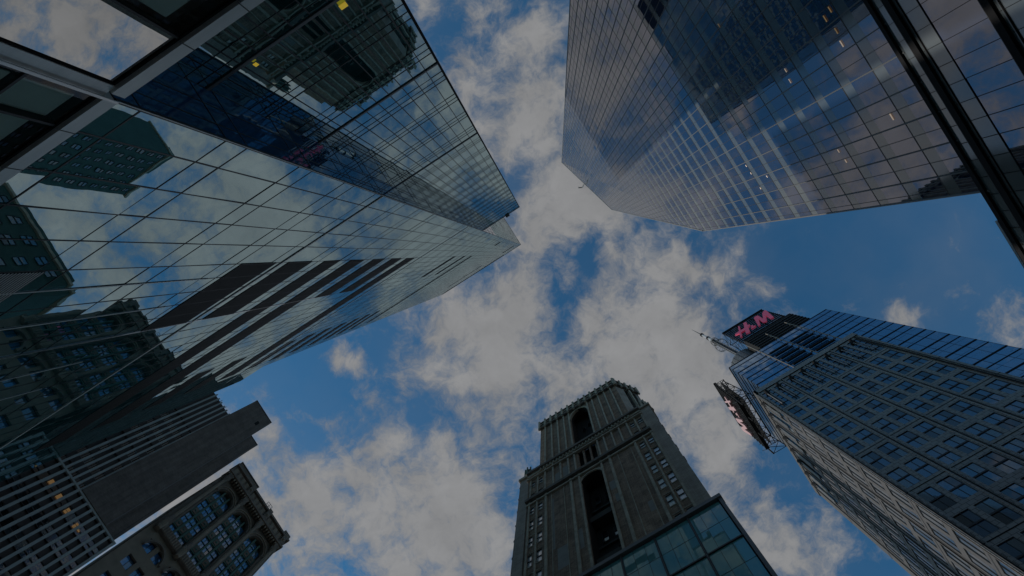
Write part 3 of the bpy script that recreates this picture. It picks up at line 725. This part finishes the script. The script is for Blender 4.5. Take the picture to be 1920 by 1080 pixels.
rooftop_sign('rooftop billboard with pale red letters seen nearly edge on above the pale side wall', frW(27.3), q1[1], q2[1], z0, z1, 5.5, 'red_letter', lambda a, b: (q1[1] + (a - 51.5) * sw_, z0 + (b - 266.6) / 33.4 * (z1 - z0)), 6, 10)
ms = thing('antenna_mast', 'slender rooftop antenna mast with ring platforms leaning into the clouds', 'antenna', (48.6, 84.5, 249))
def mz(px, py): return at(px, py, n=84.5)
tb = mz(1297, 618); bx, by = tb[0], 84.5
zq = [mz(*q)[2] for q in ((1374, 659), (1353, 646), (1340, 639), (1316, 628), (1297, 618))]
b = MB()
for k in range(4):
    t = k * math.pi / 2 + .7; b.bar((bx + 1.5 * math.cos(t), by + 1.5 * math.sin(t), 235), (bx + .9 * math.cos(t), by + .9 * math.sin(t), zq[2]), .22, 'mid_metal', 5)
b.bar((bx, by, 235), (bx, by, zq[2]), .75, 'dark_metal', 8)
for k in range(24):
    zz = 250 + (zq[2] - 250) * k / 24
    for j in range(4):
        t = j * math.pi / 2 + .7; b.bar((bx + 1.2 * math.cos(t), by + 1.2 * math.sin(t), zz), (bx + 1.1 * math.cos(t + 1.57), by + 1.1 * math.sin(t + 1.57), zz + 1.8), .07, 'mid_metal', 4)
b.build('lattice_shaft', ms)
b = MB(); b.bar((bx, by, zq[2]), (bx, by, zq[3]), .75, 'pale_metal', 12, .6); b.build('white_tube', ms)
b = MB(); b.bar((bx, by, zq[3]), (bx, by, zq[4]), .3, 'dark_metal', 6, .08); b.build('tip', ms)
for a in (.0, .45, .98): z_ = zq[2] + (zq[3] - zq[2]) * a; b = MB(); b.bar((bx, by, z_ - 1), (bx, by, z_ + 1), 1.0, 'black_metal', 12); b.build('collar', ms)
for zz, r in ((zq[1] - 1, 3.0), (zq[2] - 2, 1.9)):
    b = MB()
    for h in (-1.2, 0, 1.2):
        b.lathe((bx, by), [(r, zz + h), (r + .14, zz + h + .1), (r, zz + h + .2)], 'mid_metal', 24)
    for k in range(10):
        t = k * math.pi / 5; b.bar((bx + r * math.cos(t), by + r * math.sin(t), zz - 1.2), (bx + r * math.cos(t), by + r * math.sin(t), zz + 1.4), .08, 'mid_metal', 4); b.bar((bx, by, zz), (bx + r * math.cos(t), by + r * math.sin(t), zz), .07, 'mid_metal', 4)
    b.build('ring_platform', ms)

# ================================================================== 4. old brick tower
bt = thing('brick_tower', 'old brown brick tower with tall recessed arches and a crenellated stone crown', 'tower', (-13, 50, GZ))
K = frS(34.0); C0 = -12.75
def mir(x): return 2 * C0 - x
wz = [(107, 109.3), (101.75, 104.1), (95.7, 98.1), (90.1, 93.2), (84.75, 87.8), (79.1, 82.35), (73.55, 76.75), (67.6, 71), (61.5, 65)] + [(56 - 6 * k, 59.4 - 6 * k) for k in range(9)]
ops = []; wn_ = []
for c, e in wz:
    for a, b_ in ((-3.68, -2.86), (-2.1, -1.26), (-24.56, -23.7), (-23.0, -22.07)): ops.append((a, b_, c, e))
ops_arch = [(-14.75, -10.85, 40, 98.2), (-14.5, -13.55, 102.6, 111.2), (-13.2, -12.2, 102.6, 111.2), (-11.85, -10.9, 102.6, 111.2), (-14.95, -10.6, 114.4, 138.8)]
w = MB()
wall(w, K, -25.1, -1.0, 40, 113.5, [o for o in ops if o[2] > 41] + [(a, b_, c, e) for a, b_, c, e in ops_arch[:4]], .3, 'tower_brick')
wall(w, K, -22.75, -2.8, 113.5, 145.0, [ops_arch[4]], .45, 'tower_brick')
w.fquad(K, -25.1, -1.0, GZ, 40, 0, 'tower_brick')
arch_fill(w, K, -12.775, 134.2, 2.175, 4.6, 1.2, 'tower_brick', 'recess_shade_brick'); arch_fill(w, K, -12.8, 96.2, 1.95, 2.0, 1.2, 'tower_brick', 'recess_shade_brick')
w.build('front_wall', bt)
rb = MB()
for (a, b_, c, e) in ops_arch:
    dp = 2.6 if b_ - a > 2 else 1.2
    rb.face([K(a, c, -.45), K(a, e, -.45), K(a, e, -dp), K(a, c, -dp)], 'recess_shade_brick'); rb.face([K(b_, c, -.45), K(b_, e, -.45), K(b_, e, -dp), K(b_, c, -dp)], 'recess_shade_brick')
    rb.face([K(a, e, -.45), K(b_, e, -.45), K(b_, e, -dp), K(a, e, -dp)], 'recess_shade_brick'); rb.fquad(K, a, b_, c, e, -dp, 'recess_shade_brick')
for zz in (72.2, 84.0): rb.fbox(K, -14.75, -10.85, zz, zz + 1.5, -2.5, -1.1, 'recess_shade_stone')
for zz in (89.5, 78.2, 118.5, 123.5): rb.fbox(K, -14.7, -10.9, zz, zz + .5, -2.58, -2.3, 'recess_shade_stone')
rb.build('recess', bt)
for (a, b_, c, e) in ((-12.2, -11.35, 116.0, 118.2), (-13.6, -12.75, 119.5, 121.5), (-12.2, -11.35, 119.5, 121.5), (-13.6, -12.75, 129.5, 131.2), (-12.2, -11.35, 131.0, 132.8), (-13.9, -13.0, 116.0, 118.2), (-12.1, -11.2, 79.5, 82.3), (-12.1, -11.2, 73.9, 76.6), (-13.9, -13.0, 79.5, 82.3), (-12.1, -11.2, 86.0, 88.6), (-12.1, -11.2, 91.5, 94), (-13.9, -13, 91.5, 94), (-13.9, -13, 67, 70), (-12.1, -11.2, 67, 70)):
    window_part(bt, window(K, a, b_, c, e, -2.45, 'old_glass', 'dark_metal', 1, 2, .07))
for o in ops:
    if o[3] > 56:
        window_part(bt, window(K, *o, -.14, 'sash_glass', 'dark_metal', 1, 2, .05, .1), extra=lambda q, o=o: q.fbox(K, o[0] - .08, o[1] + .08, o[2] - .22, o[2] - .02, -.3, .09, 'limestone'))
# arched heads of pale stone
b = MB(); b.arc(K, C0 - .02, 134.2, 2.17, 4.6, .38, -.45, .16, 'limestone', 18); b.build('arch_moulding', bt)
b = MB(); b.arc(K, -12.8, 96.2, 1.95, 2.2, .32, -.45, .16, 'limestone', 14); b.build('arch_moulding', bt)
tr = MB()
def strip(x, wd, z0, z1, d=.28, mt='limestone'):
    tr.fbox(K, x - wd / 2, x + wd / 2, z0, z1, 0.002, d, mt)
for x in (-10.3, -8.95, -7.32, -5.75, -4.1):
    for xx in (x, mir(x)):
        strip(xx, .30, 101.3, 139.8, .3); strip(xx - .24, .12, 101.3, 139.6, .1, 'dark_stone')
for x, wd in ((-10.62, .34), (-9.02, .42), (-7.58, .12), (-5.2, .12), (-4.2, .40), (-2.48, .24), (-.98, .3)):
    for xx in (x, mir(x)): strip(xx, wd, 40, 100.4, .26 if wd > .2 else .1)
for x in (-2.48, -.98, mir(-2.48), mir(-.98)): strip(x, .26, 100.4, 113.2, .2)
for c, e, d in ((113.2, 114.1, .8), (112.2, 113.2, .35), (110.6, 111.0, .5), (100.4, 101.3, .7), (99.2, 99.7, .35)):
    tr.fbox(K, -25.2, -.75, c, e, 0.003, d, 'dark_stone' if d > .6 else 'limestone')
for k in range(28): tr.fbox(K, -22.4 + k * .71, -22.15 + k * .71, 112.25, 113.19, .36, .55, 'limestone')
for c, e in wz:
    if e > 55:
        for a, b_ in ((-3.85, -1.1), (-24.75, -21.9)): tr.fbox(K, a, b_, e + .28, e + .42, .003, .08, 'limestone')
tr.build('stone_trim', bt)
for a, b_, c, e in ((-19.9, -18.5, 102, 107), (-17.9, -16.9, 103.5, 108), (-19.6, -17.8, 74, 79.5), (-16.9, -15.6, 76, 81.5), (-10.3, -9.3, 87.5, 90.5), (-9.9, -9.3, 83, 85.5), (-20.3, -19.9, 80, 97), (-6.0, -5.3, 75, 78)):
    pt = MB(); pt.fbox(K, a, b_, c, e, .002, .006, 'patch_stone'); pt.build('brick_patch', bt)
# corner piers (paler brick) and their turrets
for u0, u1, nm in ((-1.0, 1.1, 1), (-26.95, -25.1, 0)):
    b = MB(); b.fbox(K, u0, u1, GZ, 113.2, -20, .12, 'pale_brick')
    for k in range(6): b.fbox(K, (u1 - .05) if nm else (u0 - .1), (u1 + .1) if nm else (u0 + .05), 84 + k * 5.2, 84.5 + k * 5.2, -.6, .14, 'dark_stone')
    b.fbox(K, u0 - .25, u1 + .25, 113.2, 114.1, -3, .45, 'limestone'); b.build('corner_pier', bt)
    cu = (u0 + u1) / 2; cy = 35.3; b = MB()
    b.lathe((cu, cy), [(1.5, 114.1), (1.45, 115.0), (1.2, 116.0), (.95, 116.8)], 'pale_brick', 8)
    b.lathe((cu, cy), [(.7, 116.8), (.7, 120.6), (.3, 121.4), (0, 121.6)], 'dark_stone', 8)
    for k in range(8):
        t = k * math.pi / 4; b.bar((cu + .85 * math.cos(t), cy + .85 * math.sin(t), 116.6), (cu + .85 * math.cos(t), cy + .85 * math.sin(t), 121.0), .2, 'verdigris' if not nm else 'limestone', 6, .17)
    b.lathe((cu, cy), [(1.05, 116.6), (1.05, 117.0), (.8, 117.0)], 'limestone', 8); b.build('turret', bt)
# canted belfry face and upper body
cf0, cf1 = (-2.8, 34.0), (.55, 38.6)
dx, dy = (cf1[0] - cf0[0]), (cf1[1] - cf0[1]); ln = math.hypot(dx, dy)
CF = lambda u, z, d: (cf0[0] + dx / ln * u + dy / ln * d, cf0[1] + dy / ln * u - dx / ln * d, z)
b = MB(); wall(b, CF, 0, ln, 113.5, 145.0, [(2.0, 3.0, 115.5, 139), (3.7, 4.8, 115.5, 139)], 1.2, 'pale_brick', 'dark_stone')
for a, e in ((2.0, 3.0), (3.7, 4.8)):
    b.fquad(CF, a, e, 115.5, 139, -1.2, 'interior')
    for k in range(5): b.fbox(CF, a, e, 119 + k * 4, 119.8 + k * 4, -1.1, -.5, 'dark_stone')
b.fbox(CF, 3.1, 3.55, 114.5, 141, .003, .35, 'limestone'); b.build('canted_wall', bt)
b = MB(); b.box(-22.6, -2.9, 37.2, 60, GZ, 144.6, 'tower_brick'); b.box(-26.8, 1.0, 38.8, 58, GZ, 113, 'tower_brick'); b.box(-25.6, .3, 38.8, 58, 113, 144.5, 'tower_brick'); b.build('rear_body', bt)
b = MB()
for fr, a0, a1 in ((K, -22.9, -2.7), (CF, 0.05, ln)):
    b.fbox(fr, a0, a1, 139.7, 140.3, .003, .6, 'dark_stone'); b.fbox(fr, a0, a1, 140.3, 144.2, .003, .22, 'limestone'); b.fbox(fr, a0, a1, 144.2, 144.7, .003, .45, 'dark_stone')
    n = max(2, int(round((a1 - a0) / 1.6)))
    for k in range(n + 1):
        x = a0 + (a1 - a0) * k / n
        b.fbox(fr, x - .22, x + .22, 139.2, 145.2, .223, .6, 'limestone')
        b.prism(fr, [(x - .26, 145.2), (x + .26, 145.2), (x, 145.9)], .22, .62, 'limestone')
        if k < n:
            s_ = (a1 - a0) / n
            b.arc(fr, x + s_ / 2, 141.6, s_ * .27, 1.0, .14, .23, .42, 'dark_stone', 8)
            b.fbox(fr, x + s_ * .3, x + s_ * .7, 140.6, 141.9, .23, .30, 'dark_stone')
            b.fbox(fr, x + s_ * .25, x + s_ * .75, 144.7, 145.5, -.2, .3, 'limestone')
b.build('crenellated_parapet', bt)

# ================================================================== 5. low glass corner building
lb = thing('glass_corner_building', 'lower teal glass corner building with broad panes in front of the brick tower', 'building', (-10, 29.5, GZ))
LG = frS(27.0); lp = []
lu = [1.32, .12 - .0, -1.95, -5.42, -8.93, -12.4, -15.9, -19.4, -23]
lz = [54.6, 47.9, 41.2, 34.5, 27.8, 21, 14, 7, 1]
lu = [1.32, -1.95, -5.42, -8.93, -12.4, -15.9, -19.4, -23]
for i in range(len(lu) - 1):
    for j in range(len(lz) - 1):
        ua, ub = lu[i + 1], lu[i]; mu = [ua, (2 * ua + ub) / 3, (ua + 2 * ub) / 3, ub]
        for q in range(3):
            for h in range(2):
                zc_ = lz[j + 1] + (lz[j] - lz[j + 1]) * (0, .52, 1)[h]; ze_ = lz[j + 1] + (lz[j] - lz[j + 1]) * (0, .52, 1)[h + 1]
                lp.append(pane(LG, mu[q], mu[q + 1], zc_, ze_, 0, 'pale_teal_glass', .002))
emit(lb, 'glass_pane', lp)
b = MB()
for x in lu[1:]:
    b.fbox(LG, x - .1, x + .1, GZ, 54.7, .004, .14, 'dark_metal'); b.fbox(LG, x - .03, x + .03, GZ, 54.7, .141, .18, 'mullion_grey')
for zz in lz[1:]: b.fbox(LG, -23, 1.32, zz - .09, zz + .09, .005, .12, 'dark_metal')
for i in range(len(lu) - 1):
    for q in (1, 2): x = lu[i + 1] + (lu[i] - lu[i + 1]) * q / 3; b.fbox(LG, x - .015, x + .015, GZ, 54.6, .004, .02, 'dark_metal')
for j in range(len(lz) - 1): zz = lz[j + 1] + (lz[j] - lz[j + 1]) * .52; b.fbox(LG, -23, 1.32, zz - .015, zz + .015, .004, .02, 'dark_metal')
b.fbox(LG, 1.32, 1.62, GZ, 55.1, -.5, .2, 'mid_metal'); b.fbox(LG, -23, 1.7, 54.7, 55.25, -.5, .34, 'mid_metal'); b.fbox(LG, 1.2, 1.32, GZ, 54.7, .004, .1, 'black_metal')
b.build('mullion_grid', lb)
b = MB(); b.box(-23, 1.5, 27.1, 33.8, GZ, 54.9, 'black_metal'); b.build('core', lb)

# ================================================================== 6. pier-fronted office block at lower left
WM = -80.0
ob = thing('concrete_office_block', 'dark office block of pale vertical concrete piers beside a windowless brick shaft', 'building', (-95, -15, GZ))
Q = frE(WM)
b = MB(); dk = MB()
low = [2.1 - 1.225 * k for k in range(34)]
upn = [-7.6 - 1.04 * k for k in range(28)]
for x in low: b.fbox(Q, x - .21, x + .21, GZ, 88.4, .0, .32, 'pier_concrete')
for x in upn: b.fbox(Q, x - .17, x + .17, 88.41, 133.5, .0, .3, 'pier_concrete')
b.build('pale_piers', ob)
dk.fbox(Q, -40, 2.3, GZ, 88.4, -.5, -.32, 'charcoal_panel'); dk.fbox(Q, -40, -7.5, 88.4, 133.6, -.5, -.32, 'charcoal_panel')
fzs = [88.2 - 4.3 * k for k in range(21)]; fzu = [92.5 + 4.3 * k for k in range(9)]
for zz in fzs: dk.fbox(Q, -40, 2.3, zz - 2.0, zz, -.32, -.05, 'charcoal_panel'); dk.fbox(Q, -40, 2.3, zz - .06, zz + .03, -.04, .2, 'dark_metal')
for zz in fzu + [131.2]: dk.fbox(Q, -40, -7.6, zz - 2.0, zz, -.32, -.05, 'charcoal_panel')
dk.fbox(Q, -40, -7.6, 119, 133.4, -.05, -.02, 'charcoal_panel')
dk.fbox(Q, -40, 2.35, 88.4, 88.75, -.3, .36, 'pier_concrete')
for k in range(3): dk.fbox(Q, -12.9 + k * 1.7, -12.8 + k * 1.7, 133.5, 134.3, -.2, .1, 'mid_metal')
dk.build('spandrel_wall', ob)
ws = []
for zz in fzs[:9]:
    for i in range(14): ws.append(window(Q, low[i + 1] + .21, low[i] - .21, zz - 4.25, zz - 2.0, -.2, 'old_glass', 'mid_metal', 1, 2 if (i + int(zz)) % 3 else 1, .06))
for zz in fzu[:-1]:
    for i in range(6):
        if rnd.random() < .72: ws.append(window(Q, upn[i + 1] + .17, upn[i] - .17, zz - 4.25, zz - 2.0, -.2, 'old_glass', 'pier_concrete' if rnd.random() < .4 else 'mid_metal', 2, 1, .07))
emit(ob, 'window', ws)
for px, py in ((96, 904), (111, 931), (126, 958), (142, 986), (147, 994)):
    q = at(px, py, m=WM - .1); b = MB(); h = .55 if py < 990 else .2; b.fbox(Q, q[1] - .3, q[1] + .3, q[2] - h, q[2] + h, -.12, -.09, 'lamp_warm'); b.build('lit_window', ob)
b = MB(); b.fbox(Q, -7.5, -.95, 88.8, 146, -14, .5, 'shaft_brick'); b.fbox(Q, -3.0, -2.3, 139.5, 141.5, .5, .53, 'floor_dark')
b.fbox(Q, -7.55, -.9, 146, 146.3, -14, .56, 'dark_metal'); b.fbox(Q, -.945, -.86, 89, 145, -.05, .52, 'mid_metal'); b.build('blank_shaft', ob)
b = MB(); b.fbox(Q, -.94, 1.75, 88.8, 136.2, -10, .05, 'shaft_brick'); b.fbox(Q, -.94, 1.8, 136.2, 136.5, -10, .12, 'dark_metal'); b.fbox(Q, 1.2, 1.26, 89, 136, .05, .1, 'dark_metal'); b.build('low_shaft', ob)
b = MB(); b.fbox(Q, -40, 2.2, GZ, 88, -20, -.51, 'interior'); b.fbox(Q, -40, -7.6, 88, 133.3, -20, -.51, 'interior'); b.build('core', ob)

# ================================================================== 7. ornate stone building, bottom left
on = thing('ornate_building', 'ornate dark stone building with three tall arched window bays and a heavy cornice', 'building', (-90, 12.5, GZ))
O = frE(WM)
b = MB(); bays = [(4.85, 9.2), (10.4, 14.85), (16.05, 20.45)]
ops = [(a, e, 99.4, 118.3) for a, e in bays]
lows = []
for k, (a, e) in enumerate(bays):
    mid = (a + e) / 2
    for zz in (93.0, 87.9, 82.8, 77.7, 72.6): lows += [(a + .05, mid - .42, zz, zz + 2.55), (mid + .42, e - .35, zz, zz + 2.55)]
wall(b, O, 3.0, 22.1, 97.6, 121.0, ops, .9, 'dark_stone')
wall(b, O, 3.0, 22.1, GZ, 97.6, lows, .6, 'buff_stone', 'dark_stone')
b.fbox(O, 3.0, 22.1, GZ, 121, -14, -.95, 'recess_shade_stone')
for a, e in bays: arch_fill(b, O, (a + e) / 2, 115.6, (e - a) / 2, 2.7, .9, 'dark_stone', 'dark_stone')
b.build('facade', on)
for a, e in bays:
    m_ = MB(); c = (a + e) / 2; r = (e - a) / 2
    m_.arc(O, c, 115.6, r, 2.8, .30, -.6, .40, 'dark_stone', 18); m_.arc(O, c, 115.6, r + .34, 3.15, .16, -.1, .62, 'buff_stone', 18)
    for x in (a - .16, e + .16): m_.fbox(O, x - .16, x + .16, 99.2, 115.6, .002, .3, 'dark_stone')
    m_.fbox(O, a - .4, e + .4, 97.4, 99.3, .002, .7, 'dark_stone')
    for k in range(11): m_.fbox(O, a - .25 + k * .46, a - .02 + k * .46, 97.5, 99.1, .7, .85, 'buff_stone')
    m_.arc(O, c, 93.2, r - .1, 2.6, .3, .002, .5, 'dark_stone', 16); m_.build('arch_moulding', on)
    s_ = MB()
    for q in range(3):
        pass
    for zz in (102.0, 107.2, 112.5):
        s_.fbox(O, a, e, zz, zz + 2.1, -.82, -.45, 'verdigris')
        for q in range(3):
            cu = a + (e - a) * (q + .5) / 3; s_.fbox(O, cu - .42, cu + .42, zz + .3, zz + 1.8, -.449, -.36, 'dark_stone'); s_.bar(O(cu, zz + 1.05, -.4), O(cu, zz + 1.05, -.25), .32, 'verdigris', 10, .15)
    for q in (1, 2): x = a + (e - a) * q / 3; s_.fbox(O, x - .17, x + .17, 99.4, 118, -.80, -.2, 'verdigris')
    s_.build('spandrel_panel', on)
    for q in range(3):
        ua, ub = a + (e - a) * q / 3 + .19, a + (e - a) * (q + 1) / 3 - .19
        for c_, e_ in ((99.5, 101.95), (104.15, 107.15), (109.35, 112.45), (114.65, 117.0 if q != 1 else 117.7)):
            fr_o = O if e_ < 114 else O
            d_ = -.7
            window_part(on, window(fr_o, ua, ub, c_, e_, d_, 'arch_glass', 'verdigris', 2, 2 if e_ - c_ > 2.9 else 1, .08))
for o in lows:
    if o[2] > 76:
        window_part(on, window(O, *o, -.5, 'arch_glass', 'dark_metal', 2, 1, .08))
for x in (4.0, 9.78, 15.42, 21.2):
    b = MB(); b.bar(O(x, 101.5, .75), O(x, 117.8, .75), .33, 'buff_stone', 12); b.bar(O(x, 117.8, .75), O(x, 119.6, .75), .3, 'dark_stone', 12, .65); b.bar(O(x, 99.6, .75), O(x, 101.5, .75), .5, 'dark_stone', 12, .36)
    b.fbox(O, x - .55, x + .55, 97.0, 99.6, .003, 1.2, 'dark_stone'); b.bar(O(x, 96.6, 1.0), O(x, 98.6, 1.2), .4, 'buff_stone', 8, .55)
    b.fbox(O, x - .5, x + .5, 119.6, 120.9, .003, 1.3, 'dark_stone'); b.build('column', on)
b = MB(); b.fbox(O, 2.9, 22.3, 120.9, 121.5, -1, 1.5, 'dark_stone'); b.fbox(O, 3.0, 22.2, 121.5, 124.2, -1, .9, 'dark_stone'); b.fbox(O, 2.8, 22.5, 124.2, 124.8, -1, 1.4, 'dark_stone')
for k in range(15):
    x = 3.9 + k * 1.24
    if k % 5 == 4: b.fbox(O, x - .45, x + .55, 121.5, 125.3, .9, 1.45, 'dark_stone'); b.bar(O(x, 122.8, 1.45), O(x, 122.8, 1.8), .35, 'buff_stone', 8, .2)
    else: b.fbox(O, x - .38, x + .38, 121.9, 123.8, .9, 1.05, 'buff_stone')
for k in range(30): b.fbox(O, 3.1 + k * .64, 3.4 + k * .64, 120.3, 120.89, .3, 1.2, 'buff_stone')
b.build('cornice', on)
b = MB(); b.fbox(O, 3.2, 9.4, 124.8, 127.0, -2, .5, 'dark_stone'); b.fbox(O, 9.4, 21.5, 124.8, 125.3, -2, .9, 'dark_stone')
for k in range(14): b.fbox(O, 10 + k * .85, 10.3 + k * .85, 125.3, 125.3 + rnd.uniform(.15, .5), -.4, .8, 'dark_stone')
b.fbox(O, 20.4, 22.2, 124.8, 126.2, -2, 1.1, 'dark_stone'); b.fbox(O, 3.0, 9.6, 127.0, 127.2, -2, .7, 'mid_metal'); b.build('roof_parapet', on)
b = MB(); x = 13.4
for k in (0, .7, 1.4): b.bar(O(x + k, 124.9, .4), O(x + k, 127.6, .4), .06, 'mid_metal', 5)
for zz in (126.0, 126.8, 127.6): b.bar(O(x, zz, .4), O(x + 1.4, zz, .4), .05, 'mid_metal', 5)
b.build('roof_ladder_rail', on)

# ================================================================== 8. pale block peeping out at right
pbk = thing('pale_office_block', 'small corner of a pale framed office block with dark windows at the right edge', 'building', (90, 56, GZ))
q = at(1874, 415, m=70.0); y0, zt = q[1], q[2]
X = frW(70.0); ops = []
for k in range(9):
    for j in range(8): ops.append((y0 + .5 + k * 4.2, y0 + 4.2 + k * 4.2, zt - 8.2 - j * 7, zt - 3.2 - j * 7))
b = MB(); wall(b, X, y0, y0 + 39, GZ, zt, ops, .4, 'pier_concrete'); b.box(70.5, 110, y0, y0 + 39, GZ, zt - .1, 'mid_metal'); b.box(69.8, 110, y0 - .2, y0 - .01, GZ, zt, 'charcoal_panel')
b.fbox(X, y0 - .2, y0 + 39, zt, zt + .6, -1, .3, 'mid_metal'); b.build('facade', pbk)
emit(pbk, 'window', [window(X, *o, -.35, 'old_glass', 'dark_metal', 2, 1, .1) for o in ops])

# ================================================================== 9. buildings seen only in the mirror glass
def stone_block(label, x0, x1, y0, y1, h, fr, u0, u1, steps, mat='glass_tint_stone'):
    o = thing('stone_building', label, 'building', ((x0 + x1) / 2, (y0 + y1) / 2, GZ))
    b = MB(); b.box(x0, x1, y0, y1, GZ, h, mat)
    for i, (s, dh) in enumerate(steps): b.box(x0 + s, x1 - s, y0 + s, y1 - s, h + sum(q[1] for q in steps[:i]), h + sum(q[1] for q in steps[:i + 1]), mat)
    b.box(x0 - .5, x1 + .5, y0 - .5, y1 + .5, h - 1.4, h - .6, 'limestone'); b.build('wall', o)
    sp = []
    n = int((u1 - u0) / 4.2); zz = h - 6
    while zz > h * .35:
        for k in range(n): x = u0 + (u1 - u0) * (k + .25) / n; sp.append(window(fr, x, x + 1.9, zz, zz + 3, .05, 'old_glass', 'dark_metal', 1, 2, .1))
        zz -= 5.2
    emit(o, 'window', sp)
    return o
stone_block('tall stepped stone tower mirrored in the upper left panes of the glass tower', -120, -96, 88, 103, 222, frS(87.9), -119, -97, [(3, 6), (5, 7)])
stone_block('broad masonry block mirrored at the far left edge of the glass tower', -112, -89, 31, 57, 126, frE(-88.9), 32, 56, [(2, 4)])
